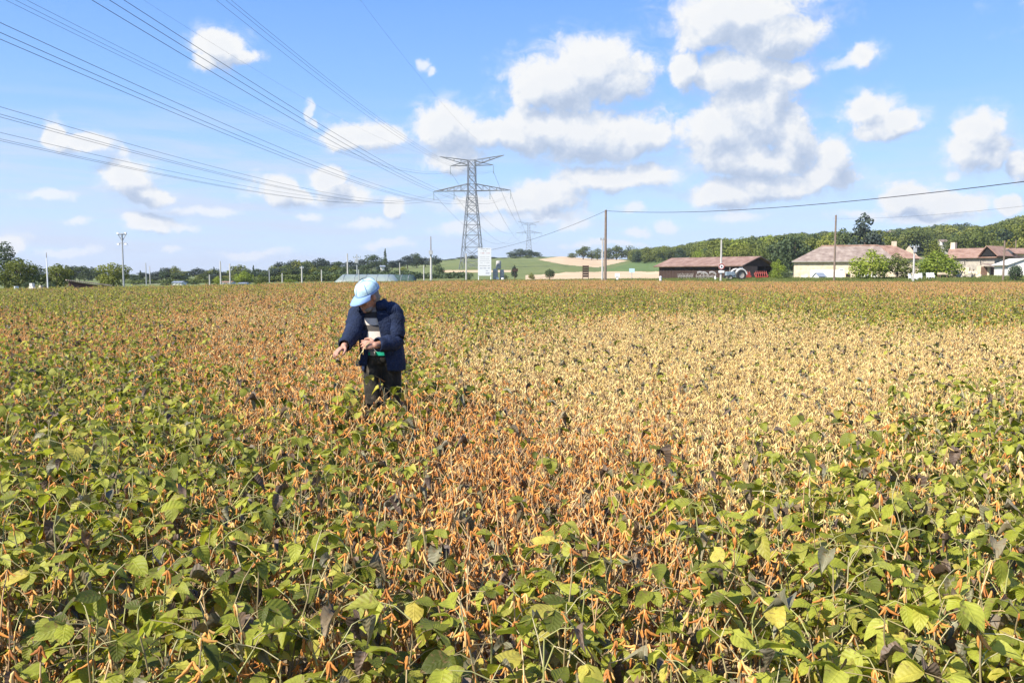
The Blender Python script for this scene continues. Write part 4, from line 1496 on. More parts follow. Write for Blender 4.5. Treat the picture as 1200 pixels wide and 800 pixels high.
# ------------------------------------------------------------------ signboard, drums, small boards
def board_things():
    d = 138
    b = on(568, d)
    root = empty('signboard', b)
    tag(root, 'tall white printed signboard on two posts beside the steel pylon', 'signboard')
    k = d / 1000
    zt, zb = ztop(290.5, d) - b.z, ztop(323, d) - b.z
    w = 15.6 * k
    MB().box((0, 0, (zt + zb) / 2), (w, 0.08, zt - zb)).build('panel', mat('board_white', (0.56, 0.57, 0.58), 0.6, var=0.04), root)
    for s in (-1, 1):
        MB().box((s * w * 0.46, 0.10, zb / 2 + 0.2), (0.14, 0.1, zb + 2.2)).build('post', M['white'], root)
    rg = random.Random(2)
    rows = [(291.8, 5.8, 'print', 0.55), (294.2, 2.0, 'print', 0.7), (296.7, 5.6, 'print_red', 0.9), (301, 5.6, 'print', 0.3), (303.3, 5.4, 'print', 0.3), (305.6, 5.6, 'print', 0.3),
            (308, 5.2, 'print', 0.3), (311.3, 6.0, 'print', 0.6), (314.3, 5.6, 'print_blue', 0.8), (317.2, 1.8, 'print_blue', 0.7), (320.1, 6.2, 'print_blue', 1.0)]
    for py, half, m, hh in rows:
        mb = MB()
        x0 = -half if py not in (317.2,) else 1.5
        x1 = half if py not in (317.2,) else 5.2
        if py == 320.1:
            x0 = 0.2
        x = x0
        while x < x1:
            ww = rg.uniform(0.35, 1.0)
            if rg.random() < 0.8:
                mb.box((x * k + ww * k / 2, -0.045, ztop(py, d) - b.z), (ww * k * 0.7, 0.012, hh * k))
            x += ww + 0.15
        mb.build('print_line', M[m], root)
    # grey drums stacked beside it
    d = 140
    b = on(584, d)
    root = empty('drum_stack', b)
    tag(root, 'stack of pale grey rounded drums beside the white signboard', 'drum stack')
    k = d / 1000

    def drum(px, p0, p1, wpx, m='drum', dy=0.0):
        z0, z1 = ztop(p1, d) - b.z, ztop(p0, d) - b.z
        r, h = wpx / 2 * k, z1 - z0
        MB().lathe([(0.0, 0), (r * 0.82, 0), (r * 0.98, h * 0.1), (r, h * 0.3), (r * 0.94, h * 0.33), (r, h * 0.37), (r, h * 0.65), (r * 0.94, h * 0.69), (r * 0.98, h * 0.74), (r * 0.85, h * 0.96), (r * 0.7, h), (0, h)],
                   ((px - 584) * k, dy, z0), 18).build('drum', M[m], root, True)
    drum(580.5, 315, 328, 6.4)
    drum(588.3, 316, 328, 5.2)
    drum(584.2, 305.5, 315.5, 6.0, 'drum', 0.1)
    drum(583.2, 325, 330.5, 3.6, 'offwhite', -0.9)
    drum(589.2, 325.5, 330.5, 3.6, 'offwhite', -0.9)
    # small dark sign tree by the drums
    d = 145
    b = on(603.5, d)
    root = empty('small_sign', b)
    tag(root, 'small dark sign on a thin post right of the grey drums', 'sign')
    zc = ztop(316.5, d) - b.z
    MB().tube([(0, 0, -0.2), (0, 0, zc)], 0.07, 6).build('post', M['wood_dark'], root)
    MB().box((0, -0.08, zc), (1.0, 0.06, 0.5)).build('panel', M['wood_dark'], root)
    # dark board by the brown pole
    d = 130
    b = on(686, d)
    root = empty('dark_board', b)
    tag(root, 'tall dark slatted board standing left of the tall brown pole', 'board')
    zt, zb = ztop(311, d) - b.z, ztop(325, d) - b.z
    w = 7.2 * d / 1000
    for s in (-1, 1):
        MB().box((s * w * 0.46, 0, zt / 2), (0.09, 0.09, zt)).build('post', M['wood_dark'], root)
    n = 5
    for i in range(n):
        z = zb + (zt - zb) * (i + 0.5) / n
        MB().box((0, -0.06, z), (w, 0.04, (zt - zb) / n * 0.84)).build('slat', M['wood_dark'], root)
    # white meter boxes and white bollard
    b = on(723, 122)
    root = empty('meter_post', b)
    tag(root, 'small white post box on a stub right of the tall brown pole', 'meter box')
    MB().box((0, 0, 0.35), (0.3, 0.25, 0.8)).build('stub', M['white'], root)
    MB().box((0, -0.02, 0.98), (0.62, 0.35, 0.5)).build('box', M['white'], root)
    b = on(773.5, 118)
    root = empty('marker_post', b)
    tag(root, 'short white marker post at the left end of the barn', 'post')
    MB().tube([(0, 0, -0.1), (0, 0, 0.78)], [0.16, 0.15], 10).build('post_body', M['white'], root)
    MB().lathe([(0.17, 0.0), (0.2, 0.05), (0.2, 0.2), (0.0, 0.27)], (0, 0, 0.75), 10).build('cap', M['white'], root)
    b = on(740, 135)
    root = empty('road_sign', b)
    tag(root, 'small pale blue road sign between the marker post and the tall brown pole', 'road sign')
    zc = ztop(317, 135) - b.z
    MB().tube([(0, 0, -0.1), (0, 0, zc)], 0.05, 6).build('post', M['pole_grey'], root)
    MB().box((0, -0.06, zc), (0.85, 0.04, 0.65)).build('panel', mat('pale_blue_sign', (0.45, 0.60, 0.68), 0.5, var=0.05), root)
    # polytunnels
    d = 128
    a, c = on(394, d), on(470, d)
    root = empty('polytunnel', (a + c) / 2)
    tag(root, 'long pale green polytunnel behind the man', 'polytunnel')
    L = (c - a).length
    h = ztop(321.5, d) - root.location.z

    def tunnel(L, h, w, m, ribs):
        mb = MB()
        n, nx = 12, 8
        vs, fs = [], []
        for i in range(nx + 1):
            x = -L / 2 + L * i / nx
            e = max(0.05, 1 - abs(2 * i / nx - 1) ** 6)
            for k in range(n + 1):
                an = math.pi * k / n
                vs.append((x, -w * math.cos(an), h * math.sin(an) ** 0.8 * (e if i in (0, nx) else 1)))
        for i in range(nx):
            for k in range(n):
                fs.append((i * (n + 1) + k, (i + 1) * (n + 1) + k, (i + 1) * (n + 1) + k + 1, i * (n + 1) + k + 1))
        mb.add(vs, fs)
        f = mb.build('cover', M[m], root, True)
        for i in range(1, ribs):
            x = -L / 2 + L * i / ribs
            MB().tube([(x, -(w + 0.03) * math.cos(math.pi * k / n), (h + 0.03) * math.sin(math.pi * k / n) ** 0.8) for k in range(n + 1)], 0.04, 4).build('hoop', M['pole_grey'], root)
    tunnel(L, h, 3.0, 'plastic_green', 6)
    d = 130
    a, c = on(455, d), on(489, d)
    root = empty('net_tunnel', (a + c) / 2)
    tag(root, 'dark green net covered tunnel at the right end of the pale polytunnel', 'polytunnel')
    h = ztop(322, d) - root.location.z
    tunnel((c - a).length, h, 2.2, 'net', 4)


M['net'] = mat('shade_net', (0.045, 0.075, 0.06), 0.8, scale=3.0, var=0.4)
board_things()


# ------------------------------------------------------------------ buildings
def roof_slab(mb, a, b, c, d, th=0.16, mi=0):
    """a tilted slab through four corners"""
    a, b, c, d = map(Vector, (a, b, c, d))
    n = (b - a).cross(d - a).normalized()
    if n.z < 0:
        n = -n
    lo = [p - n * th * 0.0 for p in (a, b, c, d)]
    hi = [p + n * th for p in (a, b, c, d)]
    mb.add(lo + hi, [(3, 2, 1, 0), (4, 5, 6, 7), (0, 1, 5, 4), (1, 2, 6, 5), (2, 3, 7, 6), (3, 0, 4, 7)], mi)


def prism_wall(mb, L, Wd, h, gable=None, ridge=0.0):
    """four walls, gables closed up to the ridge along x"""
    vs = [(0, 0, -0.6), (L, 0, -0.6), (L, Wd, -0.6), (0, Wd, -0.6), (0, 0, h), (L, 0, h), (L, Wd, h), (0, Wd, h), (0, Wd / 2, ridge), (L, Wd / 2, ridge)]
    if ridge > h:
        fs = [(0, 1, 5, 4), (2, 3, 7, 6), (1, 2, 6, 9, 5), (3, 0, 4, 8, 7)]
    else:
        fs = [(0, 1, 5, 4), (2, 3, 7, 6), (1, 2, 6, 5), (3, 0, 4, 7)]
    mb.add(vs, fs)


def window(root, x, y, z, w, h, ry=0.0, name='window', frame='white', pane='pane', side='front'):
    """a window in the wall facing -y (front) at x, with frame, pane"""
    f = MB()
    t = 0.09
    for s in (-1, 1):
        f.box((x + s * (w / 2 - t / 2), y - 0.03, z), (t, 0.1, h))
        f.box((x, y - 0.03, z + s * (h / 2 - t / 2)), (w - 2 * t, 0.098, t))
    fo = f.build(name, M[frame], root)
    MB().box((x, y - 0.012, z), (w - 2 * t + 0.004, 0.03, h - 2 * t + 0.004)).build('pane', M[pane], fo)
    return fo


def frame_from(p, q):
    """origin, angle and length of a wall running from p to q on the ground"""
    v = q - p
    return math.atan2(v.y, v.x), Vector((v.x, v.y)).length


def buildings():
    # --- long stone farmhouse, hip roof
    d = 152
    A, B = on(929.5, d), on(1047, 147)
    A.z = B.z = max(A.z, B.z) - 0.25
    ang, L = frame_from(A, B)
    root = empty('stone_farmhouse', A, ang)
    tag(root, 'long pale stone farmhouse with old brown tiled hip roof', 'farmhouse')
    h = ztop(306.2, d) - A.z
    rz = ztop(289, d + 6) - A.z
    Wd = 11.0
    mb = MB()
    prism_wall(mb, L, Wd, h)
    mb.build('wall', M['stone'], root)
    e = 0.45
    r0, r1 = 4.6, L - 2.2
    mb = MB()
    vs = [(-e, -e, h), (L + e, -e, h), (L + e, Wd + e, h), (-e, Wd + e, h), (r0, Wd / 2, rz), (r1, Wd / 2, rz)]
    mb.add(vs, [(0, 1, 5, 4), (1, 2, 5), (2, 3, 4, 5), (3, 0, 4), (3, 2, 1, 0)])
    roof = mb.build('roof', M['roof_old'], root)
    MB().box((L / 2, -e - 0.02, h - 0.07), (L + 2 * e, 0.10, 0.16)).build('gutter', M['rusty'], roof)
    MB().tube([(r0, Wd / 2, rz + 0.02), (r1, Wd / 2, rz + 0.02)], 0.16, 8).build('ridge', M['roof_red'], roof)
    # lime washed patch of wall, door, windows
    k = d / 1000
    zz = lambda py: ztop(py, d) - A.z
    MB().box(((966 - 929.5) * k, -0.03, (zz(316.5) + 0) / 2), (37 * k, 0.06, zz(316.5))).build('plaster_patch', M['white'], root)
    MB().box(((941 - 929.5) * k, -0.04, zz(322.5) / 2), (7 * k, 0.08, zz(322.5))).build('plaster_patch', M['white'], root)
    window(root, (981.5 - 929.5) * k, -0.03, zz(317), 5.5 * k, 3.8 * k)
    window(root, (988.3 - 929.5) * k, -0.03, zz(322.5), 4.6 * k, 3.8 * k, pane='dark', frame='wood_dark')
    window(root, (979.5 - 929.5) * k, -0.03, zz(321.3), 2.0 * k, 1.8 * k)
    window(root, (1009.5 - 929.5) * k, -0.03, zz(321.8), 3.0 * k, 1.4 * k, pane='dark')
    MB().box(((1008 - 929.5) * k, -0.04, zz(321) / 2), (22 * k, 0.08, zz(320.5))).build('plaster_patch', M['offwhite'], root)
    # --- wing to the right rear
    d2 = 160
    A2 = on(1034, d2)
    root = empty('farmhouse_wing', A2)
    tag(root, 'rear wing with pinkish tiled gable roof right of the stone farmhouse', 'farmhouse wing')
    k = d2 / 1000
    zz = lambda py: ztop(py, d2) - A2.z
    L, Wd = 41 * k, 8.5
    mb = MB()
    prism_wall(mb, L, Wd, zz(302), ridge=zz(287))
    mb.build('wall', M['stone'], root)
    mb = MB()
    rz = zz(286.5)
    mb.add([(-0.4, -0.5, zz(303)), (L + 0.5, -0.5, zz(303)), (L + 0.5, Wd + 0.5, zz(303)), (-0.4, Wd + 0.5, zz(303)), (-0.4, Wd / 2, rz), (23 * k, Wd / 2, rz)],
           [(0, 1, 5, 4), (1, 2, 5), (2, 3, 4, 5), (3, 2, 1, 0), (0, 4, 3)])
    mb.build('roof', M['roof_red'], root)
    MB().box((23 * k, Wd / 2, rz + 0.1), (0.7, 0.7, 1.3)).build('chimney', M['stone'], root)
    # --- little kennel / shed in front
    d = 132
    A = on(959, d)
    root = empty('kennel', A, 0.35)
    tag(root, 'little white kennel with grey pitched roof in front of the farmhouse', 'kennel')
    k = d / 1000
    zz = lambda py: ztop(py, d) - A.z
    mb = MB()
    h, rz, L, Wd = max(0.4, zz(324)), zz(319.8), 8.5 * k, 1.3
    vs = [(-L / 2, -Wd / 2, -0.3), (L / 2, -Wd / 2, -0.3), (L / 2, Wd / 2, -0.3), (-L / 2, Wd / 2, -0.3), (-L / 2, -Wd / 2, h), (L / 2, -Wd / 2, h), (L / 2, Wd / 2, h), (-L / 2, Wd / 2, h), (-L / 2, 0, rz), (L / 2, 0, rz)]
    mb.add(vs, [(0, 1, 5, 4), (2, 3, 7, 6), (1, 2, 6, 9, 5), (3, 0, 4, 8, 7)])
    mb.build('wall', M['white'], root)
    mb = MB()
    for s in (-1, 1):
        roof_slab(mb, (-L / 2 - 0.15, 0, rz), (L / 2 + 0.15, 0, rz), (L / 2 + 0.15, s * (Wd / 2 + 0.2), h - 0.08), (-L / 2 - 0.15, s * (Wd / 2 + 0.2), h - 0.08), 0.07)
    mb.build('roof', M['roof_grey'], root)
    # --- brown barn, its long side to the left, gable to the right
    Cn = Vector(((868 - 600) / 1000 * 135, 135, 0))
    Cn.z = GZ(Cn.x, 135)
    dl = Vector((-0.62, 0.785, 0)).normalized()
    root = empty('brown_barn', Cn, math.atan2(dl.y, dl.x))
    tag(root, 'long low brown wooden barn with red tiled roof behind the field', 'barn')
    zz = lambda py: ztop(py, 135) - Cn.z
    L, Wd, h, rz = 17.2, 8.0, zz(310.8), zz(301.2)
    mb = MB()                        # x runs away from the corner, y points to the left-back side (mirror: gable runs to -y)
    vs = [(0, 0, -0.5), (L, 0, -0.5), (L, -Wd, -0.5), (0, -Wd, -0.5), (0, 0, h), (L, 0, h), (L, -Wd, h), (0, -Wd, h), (0, -Wd / 2, rz), (L, -Wd / 2, rz)]
    mb.add(vs, [(0, 1, 5, 4), (1, 2, 6, 9, 5), (2, 3, 7, 6)])
    mb.build('wall', M['wood_dark'], root)
    # boards of the long side
    n = 24
    bm = MB().box((0, 0, h / 2 - 0.2), (L / n * 0.92, 0.03, h + 0.3)).mesh('board', M['wood_dark'])
    for i in range(n):
        link('board', bm, root).location = (L * (i + 0.5) / n, 0.02 + 0.008 * (i % 3), 0)
    # gable: boarded half, open half, dark interior behind
    mb = MB()
    mb.add([(0.0, 0.0, -0.5), (0.0, -Wd * 0.52, -0.5), (0.0, -Wd * 0.52, h * 0.95), (0, 0, h * 0.95)], [(0, 1, 2, 3)])
    mb.build('gable_boarding', M['wood_brown'], root)
    mb = MB()
    mb.add([(0.02, 0, h * 0.95), (0.02, -Wd, h * 0.95), (0.02, -Wd, h), (0.02, -Wd / 2, rz), (0.02, 0, h)], [(0, 1, 2, 3, 4)])
    mb.build('gable_top', M['wood_dark'], root)
    for yy in (-Wd * 0.52, -Wd * 0.76, -Wd + 0.1):
        MB().box((0.05, yy, h / 2), (0.18, 0.18, h)).build('post', M['wood_dark'], root)
    mb = MB()
    o = 0.7
    sl = (rz - h) / (Wd / 2)
    roof_slab(mb, (-o, -Wd / 2, rz + 0.05), (L + o, -Wd / 2, rz + 0.05), (L + o, o, h - sl * o + 0.05), (-o, o, h - sl * o + 0.05), 0.14)
    mb.build('roof', M['roof_barn'], root)
    mb = MB()
    roof_slab(mb, (-o, -Wd / 2 - 0.003, rz + 0.05), (L + o, -Wd / 2 - 0.003, rz + 0.05), (L + o, -Wd - o, h - sl * o + 0.05), (-o, -Wd - o, h - sl * o + 0.05), 0.14)
    mb.build('roof', M['roof_barn'], root)
    # --- grey stone house at right
    d = 150
    A = on(1113, d)
    B = on(1163, d - 6)
    A.z = B.z = max(A.z, B.z) - 0.2
    ang, L = frame_from(A, B)
    root = empty('grey_stone_house', A, ang)
    tag(root, 'two storey grey stone house with red tiled roof and dark gable at right', 'house')
    zz = lambda py: ztop(py, d - 3) - A.z
    h, Wd, rz = zz(301.3), 9.0, zz(289.8)
    mb = MB()
    prism_wall(mb, L, Wd, h, ridge=rz - 0.3)
    mb.build('wall', M['stone_grey'], root)
    e = 0.6
    mb = MB()
    rx = L - 1.2
    mb.add([(-e, -e, h - 0.15), (L + e, -e, h - 0.15), (L + e, Wd + e, h - 0.15), (-e, Wd + e, h - 0.15), (-3.0, Wd / 2, rz), (rx, Wd / 2, rz), (L + e, Wd * 0.28, h + (rz - h) * 0.25), (L + e, Wd * 0.72, h + (rz - h) * 0.25)],
           [(0, 1, 6, 5, 4), (2, 3, 4, 5, 7), (3, 0, 4), (1, 2, 7, 6)])
    mb.build('roof', M['roof_red'], root)
    mb = MB()
    mb.add([(L + e - 0.02, Wd * 0.22, h + 0.05), (L + e - 0.02, Wd * 0.78, h + 0.05), (rx + 0.05, Wd / 2, rz - 0.12)], [(0, 1, 2)])
    mb.build('gable_vent', M['dark'], root)
    mb = MB()                       # small open gable facing the yard
    x0, x1, xm = L * 0.70, L + e, L * 0.86
    mb.add([(x0, -0.35, h + 0.15), (x1, -0.35, h + 0.15), (xm, -0.35, rz + 0.1), (x0, Wd * 0.45, h + 0.15), (x1, Wd * 0.45, h + 0.15), (xm, Wd * 0.45, rz + 0.1)], [(0, 1, 2), (3, 5, 4)])
    mb.build('gable_vent', M['dark'], root)
    mb = MB()
    roof_slab(mb, (xm, -0.75, rz + 0.12), (xm, Wd / 2, rz + 0.12), (x0 - 0.25, Wd / 2, h + 0.05), (x0 - 0.25, -0.75, h + 0.05), 0.12)
    roof_slab(mb, (xm + .003, -0.75, rz + 0.12), (xm + .003, Wd / 2, rz + 0.12), (x1 + 0.25, Wd / 2, h + 0.05), (x1 + 0.25, -0.75, h + 0.05), 0.12)
    mb.build('roof', M['roof_red'], root)
    k = d / 1000
    for px in (1128.5, 1146.5):
        window(root, (px - 1113) * k, 0.0, zz(307.5), 2.1 * k, 5.2 * k, frame='stone_grey', pane='dark')
    window(root, (1139 - 1113) * k, 0.0, zz(318.5), 2.0 * k, 7 * k, frame='stone_grey', pane='dark', name='door')
    for px, w, pt in ((1134, 7, 313.5), (1150, 8, 312), (1157, 6, 313), (1124, 8, 313)):
        MB().box(((px - 1113) * k, -0.9, zz(pt) / 2 - 0.1), (w * k, 0.4, zz(pt) + 0.2)).build('buttress', M['stone'], root)
    MB().box((L * 0.28 - 4.2, Wd / 2, rz + 0.1), (0.8, 0.7, 2.0)).build('chimney', M['stone'], root)
    # low wall / rubble at its foot
    d = 130
    rg = random.Random(4)
    A = on(1128, d)
    root = empty('rubble_wall', A)
    tag(root, 'low pale rubble wall in front of the grey stone house', 'wall')
    k = d / 1000
    sm = [MB().ball((0, 0, 0), (0.42, 0.3, 0.32), 8, 5).mesh('stone', M['stone']), MB().box((0, 0, 0), (0.8, 0.5, 0.55)).mesh('stone', M['stone_grey'])]
    for i in range(46):
        px = 1112 + 34 * rg.random()
        o = link('stone', rg.choice(sm), root)
        o.location = ((px - 1128) * k, rg.uniform(-0.4, 0.4), rg.uniform(0.0, 1.25) * (1.0 if px < 1130 else 0.8))
        o.rotation_euler = (rg.uniform(-.5, .5), rg.uniform(-.5, .5), rg.uniform(0, 6))
    # open carport
    d = 140
    A = on(1163, d)
    root = empty('carport', A)
    tag(root, 'small open carport with a grey roof right of the grey stone house', 'carport')
    k = d / 1000
    zz = lambda py: ztop(py, d) - A.z
    mb = MB()
    roof_slab(mb, (0, 0, zz(313.2)), (17 * k, 0, zz(314.5)), (17 * k, 4, zz(310)), (0, 4, zz(308.5)), 0.12)
    mb.build('roof', M['roof_old'], root)
    for x in (0.1, 8 * k, 16.5 * k):
        MB().box((x, 0.2, zz(314) / 2), (0.14, 0.14, zz(314))).build('post', M['wood_dark'], root)
    MB().box((8.5 * k, 3.9, zz(312) / 2), (17 * k, 0.12, zz(312))).build('back_wall', M['wood_brown'], root)
    # white shed far right
    d = 134
    A = on(1179.5, d)
    root = empty('white_shed', A, -0.12)
    tag(root, 'white rendered shed with a low gable cut by the right edge', 'shed')
    k = d / 1000
    zz = lambda py: ztop(py, d) - A.z
    L, h, rz = 34 * k, zz(310), zz(303.5)
    mb = MB()
    mb.add([(0, 0, -0.5), (L, 0, -0.5), (L, 0, h), (L / 2, 0, rz), (0, 0, h), (0, 5, -0.5), (L, 5, -0.5), (L, 5, h), (L / 2, 5, rz), (0, 5, h)],
           [(0, 1, 2, 3, 4), (0, 4, 9, 5), (1, 6, 7, 2), (5, 9, 8, 7, 6)])
    mb.build('wall', M['offwhite'], root)
    mb = MB()
    roof_slab(mb, (L / 2, -0.3, rz), (L / 2, 5.2, rz), (-0.4, 5.2, h - 0.15), (-0.4, -0.3, h - 0.15), 0.12)
    roof_slab(mb, (L / 2 + .003, -0.3, rz), (L / 2 + .003, 5.2, rz), (L + 0.4, 5.2, h - 0.15), (L + 0.4, -0.3, h - 0.15), 0.12)
    mb.build('roof', M['offwhite'], root)
    # red roofed house behind
    d = 172
    A = on(1170, d)
    root = empty('red_roofed_house', A)
    tag(root, 'house showing only its red tiled roof behind bushes at far right', 'house')
    k = d / 1000
    zz = lambda py: ztop(py, d) - A.z
    L = 46 * k
    mb = MB()
    prism_wall(mb, L, 7, zz(297.5), ridge=zz(291.5))
    mb.build('wall', M['stone'], root)
    mb = MB()
    roof_slab(mb, (-.4, 3.5, zz(291)), (L + .4, 3.5, zz(291)), (L + .4, -.5, zz(298)), (-.4, -.5, zz(298)))
    roof_slab(mb, (-.4, 3.505, zz(291)), (L + .4, 3.505, zz(291)), (L + .4, 7.5, zz(298)), (-.4, 7.5, zz(298)))
    mb.build('roof', M['roof_red'], root)
    # hamlet houses on the hill behind
    for px, pt, d, w, m, lab in ((1042, 270.5, 420, 12, 'roof_old', 'tiny pale house among hill trees left of the umbrella shaped tree'), (1058, 277, 340, 8, 'roof_red', 'tiny white house under the umbrella shaped tree on the hill'),
                                  (1101, 281, 330, 9, 'roof_old', 'tiny pale house on the hill above the wide lime green tree'),
                                  (447, 311.5, 250, 4, 'roof_grey', 'tiny pale gable among dark trees just right of the cap of the man')):
        A = on(px, d)
        root = empty('small_house', A, 0.3)
        tag(root, lab, 'house')
        k = d / 1000
        rz = ztop(pt, d) - A.z
        h = rz - w * k * 0.28
        L = w * k
        mb = MB()
        prism_wall(mb, L, L * 0.8, h, ridge=rz - 0.05)
        mb.build('wall', M['offwhite'], root)
        mb = MB()
        Wd = L * 0.8
        roof_slab(mb, (-.3, Wd / 2, rz), (L + .3, Wd / 2, rz), (L + .3, -.3, h - .1), (-.3, -.3, h - .1))
        roof_slab(mb, (-.3, Wd / 2 + .004, rz), (L + .3, Wd / 2 + .004, rz), (L + .3, Wd + .3, h - .1), (-.3, Wd + .3, h - .1))
        mb.build('roof', M[m], root)
        window(root, L * 0.5, 0, h * 0.6, L * 0.2, h * 0.3)
    # left: brown barn half hidden, white houses
    d = 96
    A = on(86, d)
    root = empty('dark_barn', A, 0.5)
    tag(root, 'dark red brown barn with a sloping roof between the round trees at left', 'barn')
    zz = lambda py: ztop(py, d) - A.z
    mb = MB()
    L, Wd = 3.6, 4.0
    mb.add([(-0.3, 0, -0.5), (L, 0, -0.5), (L, Wd, -0.5), (-0.3, Wd, -0.5), (-0.3, 0, zz(329.5)), (L, 0, zz(336)), (L, Wd, zz(336)), (-0.3, Wd, zz(329.5))],
           [(0, 1, 5, 4), (1, 2, 6, 5), (2, 3, 7, 6), (3, 0, 4, 7)])
    mb.build('wall', mat('red_brown_boards', (0.10, 0.045, 0.038), 0.9), root)
    mb = MB()
    roof_slab(mb, (-.6, -.3, zz(328.8)), (L + .4, -.3, zz(335.3)), (L + .4, Wd + .3, zz(335.3)), (-.6, Wd + .3, zz(328.8)), 0.12)
    mb.build('roof', M['roof_old'], root)
    for px, pt, d, w, hh, lab in ((208, 330, 145, 11, 6, 'small pale house with two openings left of the pair of thin poles'), (284, 331.5, 140, 9, 3.5, 'tiny white house right of the pair of thin poles'), (265, 330, 150, 13, 4, 'low white house with reddish roof between the pair of thin poles')):
        A = on(px - w / 2, d)
        root = empty('white_house', A)
        tag(root, lab, 'house')
        k = d / 1000
        rz = ztop(pt, d) - A.z
        L = w * k
        h = rz * 0.72
        mb = MB()
        prism_wall(mb, L, 2.5, h, ridge=rz - 0.05)
        mb.build('wall', M['white'], root)
        mb = MB()
        roof_slab(mb, (-.1, 1.25, rz), (L + .1, 1.25, rz), (L + .1, -.15, h - .05), (-.1, -.15, h - .05), 0.08)
        roof_slab(mb, (-.1, 1.254, rz), (L + .1, 1.254, rz), (L + .1, 2.65, h - .05), (-.1, 2.65, h - .05), 0.08)
        mb.build('roof', M['roof_red'] if px == 265 else M['roof_grey'], root)
        window(root, L * 0.3, 0, h * 0.55, L * 0.16, h * 0.5)
        window(root, L * 0.7, 0, h * 0.55, L * 0.16, h * 0.5)
    # grey shed with low roof left (dark long roof at 160-190)
    A = on(158, 165)
    root = empty('long_shed', A)
    tag(root, 'long low dark shed with a pale roof edge right of the floodlight mast', 'shed')
    k = .165
    zz = lambda py: ztop(py, 165) - A.z
    MB().box((17 * k, 1.5, zz(334) / 2), (34 * k, 3, zz(334))).build('wall', M['wood_dark'], root)
    MB().box((17 * k, 1.5, zz(333)), (35 * k, 3.4, 0.2)).build('roof', M['rusty'], root)
    # pale wall on the left by the trees
    for px, w, pt, m, lab in ((39, 9, 332, 'offwhite', 'pale heap of building blocks under the leftmost round tree'), (49, 6, 334.5, 'stone', 'sandy heap beside the thin pale pole at left'), (20, 4, 335.5, 'white', 'small white crate at the far left field edge')):
        d = 88
        A = on(px, d)
        root = empty('block_heap' if m != 'white' else 'crate', A)
        tag(root, lab, 'block heap' if m != 'white' else 'crate')
        k = d / 1000
        h = max(0.35, ztop(pt, d) - A.z)
        sm = MB().box((0, 0, 0), (w * k * 0.34, 0.5, h * 0.34)).mesh('block', M[m])
        for i in range(3):
            for j in range(3 - i):
                o = link('block', sm, root)
                o.location = ((j - (2 - i) / 2) * w * k * 0.36, rnd.uniform(-0.1, 0.1), h * (0.17 + 0.34 * i))
                o.rotation_euler = (0, 0, rnd.uniform(-0.3, 0.3))


buildings()


# ------------------------------------------------------------------ farm machinery and garden things
def wheel(root, c, r, w, axis='y', rim='white', name='wheel'):
    Mx = Matrix.Rotation(math.pi / 2, 3, 'X')
    o = MB().lathe([(r * 0.55, -w / 2), (r * 0.92, -w / 2), (r, -w * 0.3), (r, w * 0.3), (r * 0.92, w / 2), (r * 0.55, w / 2), (r * 0.55, -w / 2)], (0, 0, 0), 20, Mx).build(name, M['tyre'], root, loc=c)
    MB().lathe([(0.0, -w * 0.2), (r * 0.3, -w * 0.3), (r * 0.56, -w * 0.46), (r * 0.56, w * 0.46), (r * 0.3, w * 0.3), (0, w * 0.2)], (0, 0, 0), 20, Mx).build('rim', M[rim], o)
    return o


